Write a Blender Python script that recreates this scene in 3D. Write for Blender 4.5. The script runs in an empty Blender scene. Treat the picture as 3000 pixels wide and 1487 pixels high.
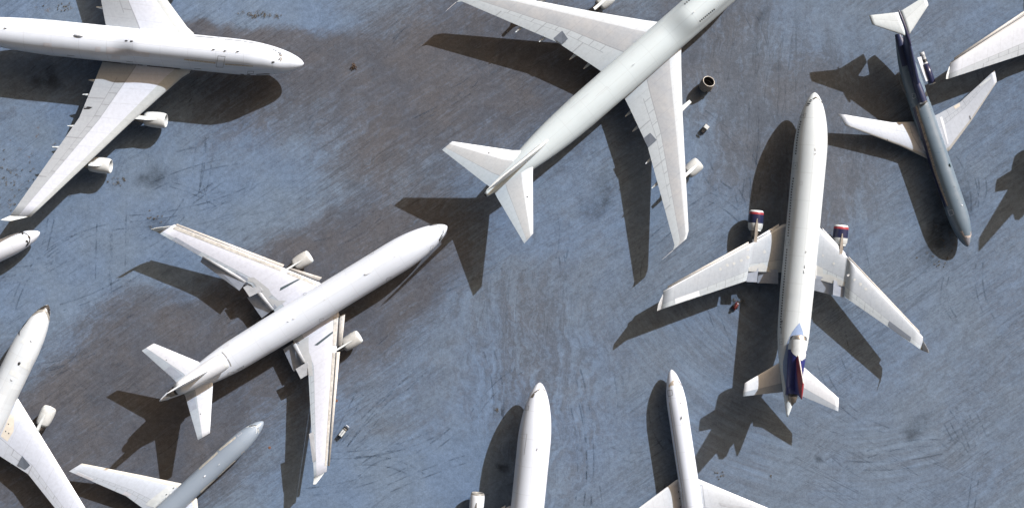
import bpy, bmesh, math, random
from mathutils import Vector, Matrix
from mathutils.bvhtree import BVHTree
random.seed(7)
PI = math.pi
S = bpy.context.scene
COL = S.collection

# ------------------------------------------------------------------ camera, sky, sun, exposure
HC = 250.0            # height of the camera above the ground (m)
G = 15.45             # photo pixels per metre on the ground
cam = bpy.data.cameras.new('camera'); camo = bpy.data.objects.new('camera', cam); COL.objects.link(camo)
camo.location = (0, 0, HC); cam.sensor_width = 36; cam.sensor_fit = 'HORIZONTAL'
cam.lens = 36*HC/(3000/G); cam.clip_start = 1; cam.clip_end = 6000
S.camera = camo
SH = Vector((-1.07, -1.10))                     # shadow offset per metre of height
ELEV = math.atan(1/SH.length)
AZ = math.atan2(-SH.y, -SH.x)                   # direction towards the sun, from +X
w = bpy.data.worlds.new('World'); S.world = w; w.use_nodes = True
wn = w.node_tree.nodes; wl = w.node_tree.links
sky = wn.new('ShaderNodeTexSky'); sky.sky_type = 'NISHITA'; sky.sun_disc = False
sky.sun_elevation = ELEV; sky.sun_rotation = PI/2-AZ
sky.air_density = 0.35; sky.dust_density = 4.0; sky.ozone_density = 0.3
bg = wn['Background']; bg.inputs['Strength'].default_value = 0.125
tint = wn.new('ShaderNodeMix'); tint.data_type = 'RGBA'; tint.blend_type = 'MULTIPLY'; tint.inputs[0].default_value = 1
tint.inputs[7].default_value = (1.20, .92, .58, 1)          # warm tint added to the sky light to brown the ground shadows
wl.new(sky.outputs[0], tint.inputs[6]); wl.new(tint.outputs[2], bg.inputs[0])
sun = bpy.data.lights.new('sun', 'SUN'); suno = bpy.data.objects.new('sun', sun); COL.objects.link(suno)
sun.energy = 5.0; sun.angle = math.radians(0.5); sun.color = (.945, .98, 1.035)
d = Vector((math.cos(AZ)*math.cos(ELEV), math.sin(AZ)*math.cos(ELEV), math.sin(ELEV)))
suno.rotation_euler = d.to_track_quat('Z', 'Y').to_euler(); suno.location = d*300
S.view_settings.view_transform = 'Standard'; S.view_settings.look = 'None'
S.view_settings.exposure = 0.6; S.view_settings.gamma = 1

# ------------------------------------------------------------------ helpers
def gp(px, py, z=0.0):
    k = (1-z/HC)/G
    return Vector(((px-1500)*k, (743.5-py)*k, z))

def tag(o, label=None, cat=None, group=None, kind=None):
    if label: o['label'] = label
    if cat: o['category'] = cat
    if group: o['group'] = group
    if kind: o['kind'] = kind
    return o

def link(name, me, mats, parent=None, smooth=True):
    o = bpy.data.objects.new(name, me); COL.objects.link(o)
    if not isinstance(mats, (list, tuple)): mats = [mats]
    for m in mats: me.materials.append(m)
    if smooth:
        for p in me.polygons: p.use_smooth = True
    if parent is not None: o.parent = parent
    return o

def mesh(name, v, f, mats, parent=None, smooth=True, mi=None, uv=None):
    me = bpy.data.meshes.new(name); me.from_pydata([tuple(a) for a in v], [], f)
    if mi:
        o_m = mi
        for p, k in zip(me.polygons, o_m): p.material_index = k
    if uv:
        l = me.uv_layers.new(name='uv')
        for p in me.polygons:
            for li in p.loop_indices:
                l.data[li].uv = uv[p.index][li-p.loop_start]
    me.update()
    return link(name, me, mats, parent, smooth)

def empty(name, loc, rz=0):
    o = bpy.data.objects.new(name, None); COL.objects.link(o)
    o.location = loc; o.rotation_euler = (0, 0, rz); o.empty_display_size = 2
    return o

def pchip(xs, ys, x):
    n = len(xs)
    if x <= xs[0]: return ys[0]
    if x >= xs[-1]: return ys[-1]
    h = [xs[i+1]-xs[i] for i in range(n-1)]; dl = [(ys[i+1]-ys[i])/h[i] for i in range(n-1)]
    m = [dl[0]]+[0 if dl[i-1]*dl[i] <= 0 else 2*dl[i-1]*dl[i]/(dl[i-1]+dl[i]) for i in range(1, n-1)]+[dl[-1]]
    for i in range(n-1):
        if x <= xs[i+1]:
            t = (x-xs[i])/h[i]
            return ((2*t**3-3*t*t+1)*ys[i]+(t**3-2*t*t+t)*h[i]*m[i]+(-2*t**3+3*t*t)*ys[i+1]+(t**3-t*t)*h[i]*m[i+1])

# ------------------------------------------------------------------ node helpers
def nm(nt, op, a, b=None, c=None, clamp=False):
    n = nt.nodes.new('ShaderNodeMath'); n.operation = op; n.use_clamp = clamp
    for i, x in enumerate((a, b, c)):
        if x is None: continue
        if isinstance(x, (int, float)): n.inputs[i].default_value = x
        else: nt.links.new(x, n.inputs[i])
    return n.outputs[0]

def mixc(nt, fac, a, b, blend='MIX'):
    n = nt.nodes.new('ShaderNodeMix'); n.data_type = 'RGBA'; n.blend_type = blend
    for i, x in ((0, fac), (6, a), (7, b)):
        if isinstance(x, (int, float)): n.inputs[i].default_value = x
        elif isinstance(x, (tuple, list)): n.inputs[i].default_value = (*x[:3], 1)
        else: nt.links.new(x, n.inputs[i])
    return n.outputs[2]

def noise(nt, vec, scale, detail=4, rough=.6, dist=0, out=0):
    n = nt.nodes.new('ShaderNodeTexNoise'); n.inputs['Scale'].default_value = scale
    n.inputs['Detail'].default_value = detail; n.inputs['Roughness'].default_value = rough
    n.inputs['Distortion'].default_value = dist
    nt.links.new(vec, n.inputs['Vector'])
    return n.outputs[out]

def mapr(nt, x, a, b, c=0.0, d_=1.0, smooth=True):
    n = nt.nodes.new('ShaderNodeMapRange'); n.interpolation_type = 'SMOOTHSTEP' if smooth else 'LINEAR'
    for i, v in enumerate((a, b, c, d_)): n.inputs[i+1].default_value = v
    nt.links.new(x, n.inputs[0])
    return n.outputs[0]

def mapping(nt, vec, loc=(0, 0, 0), rot=0, scale=(1, 1, 1), kind='TEXTURE'):
    n = nt.nodes.new('ShaderNodeMapping'); n.vector_type = kind
    n.inputs['Location'].default_value = loc; n.inputs['Rotation'].default_value = (0, 0, rot)
    n.inputs['Scale'].default_value = scale
    nt.links.new(vec, n.inputs['Vector'])
    return n.outputs[0]

def newmat(name, rough=.45, spec=.5, metal=0):
    m = bpy.data.materials.new(name); m.use_nodes = True
    b = m.node_tree.nodes['Principled BSDF']
    b.inputs['Roughness'].default_value = rough; b.inputs['Specular IOR Level'].default_value = spec
    b.inputs['Metallic'].default_value = metal
    return m, m.node_tree, b

def coord(nt, which='Object'):
    n = nt.nodes.new('ShaderNodeTexCoord'); return n.outputs[which]

def plain(name, col, rough=.5, metal=0, var=.12, scale=1.2, spec=.4):
    m, nt, b = newmat(name, rough, spec, metal)
    c = coord(nt)
    n = noise(nt, c, scale, 5, .65)
    f = mapr(nt, n, .3, .7, 1-var, 1+var*.4)
    col_ = mixc(nt, 1.0, col, (0, 0, 0), 'MIX')
    mul = nt.nodes.new('ShaderNodeVectorMath'); mul.operation = 'SCALE'; mul.inputs[0].default_value = col[:3]
    nt.links.new(f, mul.inputs['Scale'])
    nt.links.new(mul.outputs[0], b.inputs['Base Color'])
    return m

def lines(nt, x, period, width):
    """1 on thin lines every period of x"""
    fr = nm(nt, 'PINGPONG', x, period/2)
    return nm(nt, 'LESS_THAN', fr, width)

def fus_mat(name, col, L, dirt=.10, grey=(.45, .46, .47), line=.10, rough=.38, patch=0.0):
    col = (col[0]*.90, col[1]*.965, col[2]*1.03)
    m, nt, b = newmat(name, rough, .5)
    uv = coord(nt, 'UV'); o = coord(nt)
    sp = nt.nodes.new('ShaderNodeSeparateXYZ'); nt.links.new(uv, sp.inputs[0])
    s = nm(nt, 'MULTIPLY', sp.outputs[0], L)
    l1 = lines(nt, s, 5.1, .05); l2 = lines(nt, sp.outputs[1], 1/9.0, .0022)
    ln = nm(nt, 'MULTIPLY', nm(nt, 'MAXIMUM', l1, l2), line)
    stre = noise(nt, mapping(nt, o, scale=(6, 1.2, 1.2)), 1.0, 6, .7)
    spot = noise(nt, mapping(nt, o, scale=(1, 1.6, 1.6)), .55, 5, .6)
    df = nm(nt, 'MULTIPLY', mapr(nt, nm(nt, 'ADD', nm(nt, 'MULTIPLY', stre, .6), nm(nt, 'MULTIPLY', spot, .4)), .42, .72), dirt)
    c = mixc(nt, df, col, grey)
    if patch:
        v = nt.nodes.new('ShaderNodeTexBrick')
        v.inputs['Scale'].default_value = 1; v.inputs['Mortar Size'].default_value = .004
        v.inputs['Brick Width'].default_value = 3.1; v.inputs['Row Height'].default_value = 1.4
        v.inputs['Color1'].default_value = (*[x*1.0 for x in col], 1); v.inputs['Color2'].default_value = (*[x*(1-patch) for x in col], 1)
        v.inputs['Mortar'].default_value = (*[x*.75 for x in col], 1); v.inputs['Bias'].default_value = -.2
        nt.links.new(o, v.inputs['Vector'])
        c = mixc(nt, df, v.outputs[0], grey)
    c = mixc(nt, ln, c, (.12, .12, .13))
    nt.links.new(c, b.inputs['Base Color'])
    r = mapr(nt, spot, .3, .7, rough-.06, rough+.12); nt.links.new(r, b.inputs['Roughness'])
    return m

def wing_mat(name, le, mid, te, u1, u2, cloud=.08, rough=.42, spoil=True, lw=.012, vdiv=14.0):
    m, nt, b = newmat(name, rough, .5)
    le, mid, te = [(q[0]*.675, q[1]*.72, q[2]*.775) for q in (le, mid, te)]
    uv = coord(nt, 'UV'); o = coord(nt)
    sp = nt.nodes.new('ShaderNodeSeparateXYZ'); nt.links.new(uv, sp.inputs[0]); u, v = sp.outputs[0], sp.outputs[1]
    n1 = noise(nt, o, .28, 6, .62); n2 = noise(nt, mapping(nt, o, scale=(1, 3, 1), rot=.3), .5, 5, .7)
    g = mapr(nt, nm(nt, 'ADD', nm(nt, 'MULTIPLY', n1, .6), nm(nt, 'MULTIPLY', n2, .4)), .35, .68)
    midc = mixc(nt, nm(nt, 'MULTIPLY', g, cloud), mid, [x*.35+.25 for x in mid] if max(mid) < .62 else [x*.45 for x in mid])
    f1 = nm(nt, 'LESS_THAN', u, u1); f2 = nm(nt, 'GREATER_THAN', u, u2)
    c = mixc(nt, f1, midc, le); c = mixc(nt, f2, c, te)
    ln = nm(nt, 'LESS_THAN', nm(nt, 'ABSOLUTE', nm(nt, 'SUBTRACT', u, u2)), lw*.6)
    if spoil:
        band = nm(nt, 'MULTIPLY', nm(nt, 'GREATER_THAN', u, u2), nm(nt, 'LESS_THAN', u, u2+.13))
        vl = nm(nt, 'MULTIPLY', lines(nt, v, 1/vdiv, .0026), band)
        vr = nm(nt, 'MULTIPLY', nm(nt, 'GREATER_THAN', v, .12), nm(nt, 'LESS_THAN', v, .74))
        e2 = nm(nt, 'LESS_THAN', nm(nt, 'ABSOLUTE', nm(nt, 'SUBTRACT', u, u2+.13)), lw*.5)
        ln = nm(nt, 'MAXIMUM', ln, nm(nt, 'MULTIPLY', nm(nt, 'MAXIMUM', vl, e2), vr))
        hl = nm(nt, 'MULTIPLY', lines(nt, v, 1/4.0, .0035), nm(nt, 'GREATER_THAN', u, u2+.13))
        ln = nm(nt, 'MAXIMUM', ln, hl)
    vm = nm(nt, 'MULTIPLY', lines(nt, v, 1/11.0, .0016), .35)
    ln = nm(nt, 'MAXIMUM', ln, vm)
    c = mixc(nt, nm(nt, 'MULTIPLY', ln, .40), c, (.10, .10, .11))
    dk = mapr(nt, noise(nt, o, 1.7, 6, .7), .35, .75, 1, .88)
    mul = nt.nodes.new('ShaderNodeVectorMath'); mul.operation = 'SCALE'; nt.links.new(c, mul.inputs[0]); nt.links.new(dk, mul.inputs['Scale'])
    nt.links.new(mul.outputs[0], b.inputs['Base Color'])
    return m

# ------------------------------------------------------------------ materials
M = {}
M['white'] = plain('white_paint', (.54, .585, .64), .4, var=.08)
M['cream'] = plain('cream_paint', (.52, .50, .45), .45, var=.1)
M['offwhite'] = plain('offwhite_paint', (.46, .505, .53), .42, var=.1)
M['beige'] = plain('beige_primer', (.34, .31, .27), .55, var=.2, scale=2.5)
M['slat'] = plain('slat_metal', (.385, .385, .375), .45, var=.2, scale=2.2)
M['track'] = plain('slat_track_metal', (.37, .375, .365), .5, var=.32, scale=1.6)
M['greypaint'] = plain('grey_paint', (.30, .325, .35), .45, var=.12)
M['flapgrey'] = plain('flap_grey', (.36, .39, .43), .45, var=.14)
M['flapblue'] = plain('flap_blue_grey', (.27, .31, .38), .42, var=.14)
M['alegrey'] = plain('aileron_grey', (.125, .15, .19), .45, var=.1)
M['dark'] = plain('dark_gap', (.02, .022, .026), .6, var=.2)
M['glass'] = plain('cockpit_glass', (.05, .055, .06), .2, var=.2, spec=.6)
M['winglass'] = plain('window_glass', (.035, .037, .042), .3, var=.1)
M['line'] = plain('door_outline', (.20, .22, .25), .5, var=.1)
M['fan'] = plain('fan_black', (.018, .018, .02), .5, var=.3)
M['metal'] = plain('bare_metal', (.55, .55, .54), .32, 1.0, var=.2)
M['brownmetal'] = plain('burnt_metal', (.24, .21, .18), .45, .8, var=.3, scale=3)
M['navy'] = plain('navy_paint', (.014, .018, .052), .3, var=.18, scale=.8)
M['navydark'] = plain('navy_paint_dull', (.02, .028, .07), .38, var=.2, scale=.6)
M['royal'] = plain('royal_blue_paint', (.019, .024, .125), .3, var=.2)
M['red'] = plain('red_paint', (.24, .028, .038), .38, var=.15)
M['lightblue'] = plain('light_blue_paint', (.19, .265, .42), .35, var=.1)
M['black'] = plain('black_paint', (.022, .02, .018), .5, var=.3)
M['greyband'] = plain('grey_band_paint', (.2, .2, .19), .45, var=.25)
M['rubber'] = plain('tyre_rubber', (.02, .02, .021), .8)
M['belt'] = plain('stripped_belt', (.36, .31, .25), .6, var=.55, scale=2.5)
M['rust'] = plain('rust', (.13, .06, .035), .7, var=.4, scale=3)
M['textdark'] = plain('text_dark', (.06, .065, .075), .5)
M['textlight'] = plain('text_light', (.5, .5, .52), .5)
M['nacwhite'] = plain('nacelle_white', (.42, .45, .46), .4, var=.12)
M['greypatch'] = plain('grey_patch', (.42, .44, .49), .45, var=.1)

# ------------------------------------------------------------------ aircraft builder
class Plane:
    def __init__(s, name, label, nose, tail, zn, zt, L=None, group=None, dz=0):
        s.dz = dz; a = gp(*nose, zn+dz); b = gp(*tail, zt+dz); dv = a-b; dv.z = 0
        s.L = L or dv.length; u = dv.normalized()
        org = Vector((a.x, a.y, 0))-u*(s.L*.5); org.z = dz
        s.rz = math.atan2(u.y, u.x); s.xn = s.L*.5
        s.root = empty(name, org, s.rz); tag(s.root, label, 'airplane', group)
        s.mw = Matrix.Translation(org) @ Matrix.Rotation(s.rz, 4, 'Z'); s.inv = s.mw.inverted()
        s.tv = []; s.tf = []; s.bvh = None; s.one = {}
    def P(s, px, py, z): return s.inv @ gp(px, py, z+s.dz)
    def st(s, sm, y=0, z=0): return Vector((s.xn-sm, y, z))
    def reg(s, o):
        n = len(s.tv); s.tv += [s.mw @ v.co for v in o.data.vertices]
        s.tf += [tuple(i+n for i in p.vertices) for p in o.data.polygons]; s.bvh = None
        return o
    def hit(s, px, py, on=None):
        if on is not None:
            if on.name not in s.one: s.one[on.name] = BVHTree.FromPolygons([s.mw @ v.co for v in on.data.vertices], [tuple(p.vertices) for p in on.data.polygons])
            tree = s.one[on.name]
        else:
            if s.bvh is None: s.bvh = BVHTree.FromPolygons(s.tv, s.tf)
            tree = s.bvh
        o = Vector((0, 0, HC)); dr = (gp(px, py)-o).normalized()
        r = tree.ray_cast(o, dr)
        if r[0] is None: return None
        n = r[1] if r[1].dot(dr) < 0 else -r[1]
        return r[0], n

    # fuselage ---------------------------------------------------------
    def fuselage(s, hw, zb, zt, mat, hump=None, nr=110, nt_=48, e=2.0):
        v = []; f = []; uv = []
        L = s.L
        ss = []
        for i in range(nr+1):
            t = i/nr
            ss.append(L*(t if t > .12 else t*t/.12*.5+t*.5))
        for sm in ss:
            h, b, t = hw(sm), zb(sm), zt(sm); zc = (b+t)/2; hz = (t-b)/2
            up = hump(sm) if hump else None
            for j in range(nt_):
                th = 2*PI*j/nt_; cy, cz = math.sin(th), math.cos(th)
                r = 1/math.sqrt((cy/h)**2+(cz/hz)**2)
                if up:
                    uh, uz, uc = up                  # half width, half height, centre z of the upper lobe
                    if uh > .05:
                        k = uc-zc; A = (cy/uh)**2+(cz/uz)**2; B = -2*cz*k/uz**2; C = k*k/uz**2-1
                        D = B*B-4*A*C
                        if D > 0:
                            r2 = (-B+math.sqrt(D))/(2*A)
                            if r2 > 0:
                                kk = 12; r = (r**kk+r2**kk)**(1/kk) if r2 > .3*r else r
                v.append((s.xn-sm, cy*r, zc+cz*r))
        for i in range(nr):
            for j in range(nt_):
                k = (j+1) % nt_
                f.append((i*nt_+j, i*nt_+k, (i+1)*nt_+k, (i+1)*nt_+j))
                u0, u1, w0, w1 = ss[i]/L, ss[i+1]/L, j/nt_, (j+1)/nt_
                uv.append(((u0, w0), (u0, w1), (u1, w1), (u1, w0)))
        f.append(tuple(range(nt_))[::-1]); uv.append([(0, 0)]*nt_)
        f.append(tuple(nr*nt_+j for j in range(nt_))); uv.append([(1, 0)]*nt_)
        o = mesh('fuselage', v, f, mat, s.root, uv=uv)
        bm = bmesh.new(); bm.from_mesh(o.data); bmesh.ops.recalc_face_normals(bm, faces=bm.faces); bm.to_mesh(o.data); bm.free()
        s.fus = s.reg(o); return o

    # lifting surfaces -------------------------------------------------
    def surf(s, name, secs, mat, axis='z', nc=14, ns=9, label=None, parent=None, camber=.012):
        """secs: [(le, te, thickness ratio)] root to tip, local coordinates"""
        v = []; f = []; uv = []
        us = [.5-.5*math.cos(PI*i/nc) for i in range(nc+1)]
        def yt(u): return 5*(.2969*math.sqrt(u)-.126*u-.3516*u*u+.2843*u**3-.1030*u**4)
        seq = []
        span = [0]
        for a, b in zip(secs[:-1], secs[1:]): span.append(span[-1]+((b[0]+b[1])/2-(a[0]+a[1])/2).length)
        for i in range(len(secs)-1):
            for k in range(ns):
                t = k/ns; a, b = secs[i], secs[i+1]
                seq.append((a[0].lerp(b[0], t), a[1].lerp(b[1], t), a[2]*(1-t)+b[2]*t, (span[i]*(1-t)+span[i+1]*t)/span[-1]))
        seq.append((*secs[-1], 1.0))
        ax = Vector((0, 0, 1)) if axis == 'z' else Vector((0, 1, 0)) if axis == 'y' else axis
        m = 2*nc+2
        for le, te, tc, vv in seq:
            c = (te-le).length
            for k in range(nc+1):                       # upper TE -> LE
                u = us[nc-k]; v.append(le.lerp(te, u)+ax*(c*(yt(u)*tc+camber*4*u*(1-u))))
            for k in range(1, nc+1):
                u = us[k]; v.append(le.lerp(te, u)+ax*(c*(-yt(u)*tc*.85+camber*4*u*(1-u))))
            v.append(te.copy()+ax*.001)
        ul = [us[nc-k] for k in range(nc+1)]+[us[k] for k in range(1, nc+1)]+[1.0]
        for i in range(len(seq)-1):
            for k in range(2*nc):
                a, b = i*m+k, i*m+k+1
                f.append((a, b, b+m, a+m)); uv.append(((ul[k], seq[i][3]), (ul[k+1], seq[i][3]), (ul[k+1], seq[i+1][3]), (ul[k], seq[i+1][3])))
        for e in (0, len(seq)-1):
            f.append(tuple(e*m+k for k in range(2*nc))); uv.append([(ul[k], seq[e][3]) for k in range(2*nc)])
        o = mesh(name, v, f, mat, parent or s.root, uv=uv)
        bm = bmesh.new(); bm.from_mesh(o.data); bmesh.ops.recalc_face_normals(bm, faces=bm.faces)
        for fc in bm.faces:
            if len(fc.verts) > 4: fc.smooth = False
        bm.to_mesh(o.data); bm.free()
        if label: o['label'] = label
        return s.reg(o)
    def inner(s, secs, by=2.0):
        """carry the root section in to the centre of the body"""
        le, te, tc = secs[0]
        sg = 1 if le.y > 0 else -1
        k = abs(le.y)-by if abs(le.y) > by else 0
        return [(Vector((le.x+k*.25, le.y-sg*k, le.z-.15)), Vector((te.x, te.y-sg*k, te.z-.15)), tc)]+list(secs)

    # flat thick plates (flaps, slats, panels) ---------------------------
    def plate(s, name, pts, mat, th=.18, parent=None, label=None):
        n = len(pts); v = list(pts)+[p-Vector((0, 0, th)) for p in pts]
        f = [tuple(range(n)), tuple(range(2*n-1, n-1, -1))]+[(i, i+n, (i+1) % n+n, (i+1) % n) for i in range(n)]
        o = mesh(name, v, f, mat, parent or s.root, smooth=False)
        bm = bmesh.new(); bm.from_mesh(o.data); bmesh.ops.recalc_face_normals(bm, faces=bm.faces); bm.to_mesh(o.data); bm.free()
        if label: o['label'] = label
        return o
    def qplate(s, name, q, mat, th=.18, parent=None, label=None):
        return s.plate(name, [s.P(*a) for a in q], mat, th, parent, label)
    def rolled(s, name, a0, a1, b0, b1, mat, n=6, bulge=.12, th=.05, parent=None):
        """curved strip between line a (front) and line b (back)"""
        v = []; f = []
        for i in range(n+1):
            t = i/n
            for p, q in ((a0, b0), (a1, b1)):
                c = p.lerp(q, t); c = c+Vector((0, 0, bulge*4*t*(1-t))); v.append(c)
        for i in range(n+1):
            for p, q in ((a0, b0), (a1, b1)):
                t = i/n; c = p.lerp(q, t); v.append(c+Vector((0, 0, bulge*4*t*(1-t)*.3-th)))
        k = 2*(n+1)
        for i in range(n):
            f.append((2*i, 2*i+1, 2*i+3, 2*i+2)); f.append((k+2*i+2, k+2*i+3, k+2*i+1, k+2*i))
            f.append((2*i, 2*i+2, k+2*i+2, k+2*i)); f.append((2*i+1, k+2*i+1, k+2*i+3, 2*i+3))
        f.append((0, k, k+1, 1)); f.append((2*n, 2*n+1, k+2*n+1, k+2*n))
        o = mesh(name, v, f, mat, parent or s.root)
        bm = bmesh.new(); bm.from_mesh(o.data); bmesh.ops.recalc_face_normals(bm, faces=bm.faces); bm.to_mesh(o.data); bm.free()
        return o

    # engines ------------------------------------------------------------
    def lathe(s, name, c, prof, mats, parent, nseg=28, tilt=0, slant=0):
        """prof [(x back from the front, radius, material index of the band that starts here)], c: front centre"""
        v = []; f = []; mi = []
        for x, r, k in prof:
            for j in range(nseg):
                th = 2*PI*j/nseg
                v.append(Vector((c.x-x+slant*r*math.cos(th)*max(0, 1-x/4), c.y+r*math.sin(th)+x*tilt, c.z+r*math.cos(th))))
        for i in range(len(prof)-1):
            for j in range(nseg):
                k = (j+1) % nseg
                f.append((i*nseg+j, i*nseg+k, (i+1)*nseg+k, (i+1)*nseg+j)); mi.append(prof[i][2])
        o = mesh(name, v, f, mats, parent, mi=mi)
        return o
    def engine(s, c, Ln, R, mats=None, pyl=None, pylmat=None, core=1.35, bands=None, label=None):
        """c front centre (local); mats: cowl, lip; pyl: [(front top point), (back point at the wing)]"""
        mats = mats or [M['nacwhite'], M['metal']]
        b = bands or [(0, .80, 1), (.02, .86, 1), (.08, .93, 0), (.2, .985, 0), (.4, 1.0, 0), (.65, .98, 0), (.85, .91, 0), (1.0, .82, 0)]
        prof = [(Ln*.32, R*.72, 1), (Ln*.06, R*.72, 1), (0.0, R*.77, 1)]+[(x*Ln, r*R, k) for x, r, k in b]+[(Ln*1.0, R*.76, 0), (Ln*.9, R*.72, 0)]
        e = s.lathe('engine', c, prof, mats, s.root)
        if label: e['label'] = label
        s.lathe('fan', c, [(Ln*.2, .01, 0), (Ln*.3, R*.2, 0), (Ln*.31, R*.73, 0), (Ln*.4, R*.7, 0)], [M['fan']], e)
        s.lathe('exhaust_nozzle', c, [(Ln*.88, R*.73, 0), (Ln*.92, R*.6, 0), (Ln*1.1, R*.55, 0), (Ln*core, R*.38, 0), (Ln*core, R*.3, 1), (Ln*(core+.22), .02, 1)], [M['brownmetal'], M['fan']], e)
        if pyl is not None:
            a, q, wd = pyl
            v = []; f = []
            n = 6
            for i in range(n+1):
                t = i/n; p = a.lerp(q, t); zb_ = 0
                wdt = wd*(.25+.75*math.sin(min(1, t*1.6)*PI/2))
                zb = c.z+R*.55
                v += [Vector((p.x, p.y-wdt*.5, p.z)), Vector((p.x, p.y+wdt*.5, p.z)), Vector((p.x, p.y+wdt*.5, min(zb, p.z-.05))), Vector((p.x, p.y-wdt*.5, min(zb, p.z-.05)))]
            for i in range(n):
                for j in range(4): f.append((4*i+j, 4*i+(j+1) % 4, 4*i+4+(j+1) % 4, 4*i+4+j))
            f += [(3, 2, 1, 0), tuple(4*n+j for j in range(4))]
            o = mesh('pylon', v, f, pylmat or M['offwhite'], e, smooth=False)
            bm = bmesh.new(); bm.from_mesh(o.data); bmesh.ops.recalc_face_normals(bm, faces=bm.faces); bm.to_mesh(o.data); bm.free()
        return e

    def gear(s, name, x, y, ztop, nw, r=.55, wb=1.3):
        v = []; f = []; g0 = -s.dz
        for z in (g0+r, ztop):
            for j in range(10):
                v.append(Vector((x+.16*math.cos(j*PI/5), y+.16*math.sin(j*PI/5), z)))
        f = [(j, (j+1) % 10, 10+(j+1) % 10, 10+j) for j in range(10)]
        g = mesh(name, v, f, M['metal'], s.root)
        xs = [0] if nw <= 2 else [-wb/2, wb/2]
        for dx in xs:
            for dy in (-.45, .45):
                v = []; f = []
                for yy, rr in ((-.2, .3), (-.2, 1), (.2, 1), (.2, .3)):
                    for j in range(20):
                        v.append(Vector((x+dx+r*rr*math.cos(j*PI/10), y+dy+yy, g0+r+r*rr*math.sin(j*PI/10))))
                for i in range(3):
                    for j in range(20): f.append((i*20+j, i*20+(j+1) % 20, i*20+20+(j+1) % 20, i*20+20+j))
                f += [tuple(range(20)), tuple(60+j for j in range(20))]
                mesh('wheel', v, f, M['rubber'], g, smooth=False)
        return g

    def canoe(s, tip, wd, ln, z, mat, parent):
        """flap track fairing: pointed pod under the trailing edge; tip local xy"""
        v = []; f = []; n = 7; m = 8
        for i in range(n+1):
            t = i/n; r = wd*.5*math.sin(PI*min(1, .04+t*.72))**.8
            for j in range(m):
                a = 2*PI*j/m; v.append(Vector((tip.x+ln*t, tip.y+r*math.cos(a), z-.1+r*1.1*math.sin(a))))
        for i in range(n):
            for j in range(m): f.append((i*m+j, i*m+(j+1) % m, i*m+m+(j+1) % m, i*m+m+j))
        f += [tuple(range(m)), tuple(n*m+j for j in range(m))]
        return mesh('flap_track_fairing', v, f, mat, parent)

    # things painted or fixed on the skin ---------------------------------
    def decal(s, name, polys, mat, parent=None, off=.03, step=5.0, label=None, on=None):
        parent = parent or s.root
        bm = bmesh.new()
        for p in polys:
            vs = [bm.verts.new((x, -y, 0)) for x, y in p]
            try: bm.faces.new(vs)
            except Exception: pass
        bmesh.ops.triangulate(bm, faces=bm.faces[:])
        for _ in range(7):
            es = [e for e in bm.edges if e.calc_length() > step]
            if not es: break
            bmesh.ops.subdivide_edges(bm, edges=es, cuts=1)
            bmesh.ops.triangulate(bm, faces=[f for f in bm.faces if len(f.verts) > 3])
        dead = []
        for v in bm.verts:
            r = s.hit(v.co.x, -v.co.y, on)
            if r is None: dead.append(v)
            else: v.co = s.inv @ (r[0]+r[1]*off)
        bmesh.ops.delete(bm, geom=dead, context='VERTS')
        if not bm.faces: bm.free(); return None
        me = bpy.data.meshes.new(name); bm.to_mesh(me); bm.free()
        o = link(name, me, mat, parent)
        if label: o['label'] = label
        return o
    def stroke(s, name, pts, wd, mat, closed=False, parent=None, off=.02, step=6.0):
        q = []
        pp = list(pts)+([pts[0]] if closed else [])
        for (x0, y0), (x1, y1) in zip(pp[:-1], pp[1:]):
            l = math.hypot(x1-x0, y1-y0) or 1; nx, ny = -(y1-y0)/l*wd/2, (x1-x0)/l*wd/2
            ex, ey = (x1-x0)/l*wd*.4, (y1-y0)/l*wd*.4
            q.append([(x0+nx-ex, y0+ny-ey), (x1+nx+ex, y1+ny+ey), (x1-nx+ex, y1-ny+ey), (x0-nx-ex, y0-ny-ey)])
        return s.decal(name, q, mat, parent, off, step)
    def door(s, q, wd=1.3): return s.stroke('door', q, wd, M['line'], closed=True, parent=s.fus)
    def text(s, txt, org, dr, up, h, mat):
        cu = bpy.data.curves.new('t', 'FONT'); cu.body = txt; cu.size = 1; cu.resolution_u = 3
        to = bpy.data.objects.new('t', cu); COL.objects.link(to)
        bpy.context.view_layer.update()
        me = bpy.data.meshes.new_from_object(to.evaluated_get(bpy.context.evaluated_depsgraph_get()))
        bpy.data.objects.remove(to); bpy.data.curves.remove(cu)
        bm = bmesh.new(); bm.from_mesh(me); dead = []
        for v in bm.verts:
            x, y = v.co.x*h*1.4, v.co.y*h*1.4
            r = s.hit(org[0]+dr[0]*x+up[0]*y, org[1]+dr[1]*x+up[1]*y)
            if r is None: dead.append(v)
            else: v.co = s.inv @ (r[0]+r[1]*.025)
        bmesh.ops.delete(bm, geom=dead, context='VERTS')
        me.clear_geometry(); bm.to_mesh(me); bm.free(); me.name = 'registration_letters'
        return link('registration_letters', me, mat, s.fus, smooth=False)
    def blade(s, px, py, ln=.5, h=.28, mat=None):
        """small antenna blade on the skin"""
        r = s.hit(px, py)
        if not r: return
        p = s.inv @ r[0]
        v = [p+Vector((0, -.05, -.05)), p+Vector((-ln, -.05, -.05)), p+Vector((-ln*1.15, -.03, h)), p+Vector((-ln*.6, -.03, h)),
             p+Vector((0, .05, -.05)), p+Vector((-ln, .05, -.05)), p+Vector((-ln*1.15, .03, h)), p+Vector((-ln*.6, .03, h))]
        f = [(0, 1, 2, 3), (7, 6, 5, 4), (0, 3, 7, 4), (3, 2, 6, 7), (2, 1, 5, 6)]
        return mesh('antenna', v, f, mat or M['greypaint'], s.fus, smooth=False)
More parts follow.
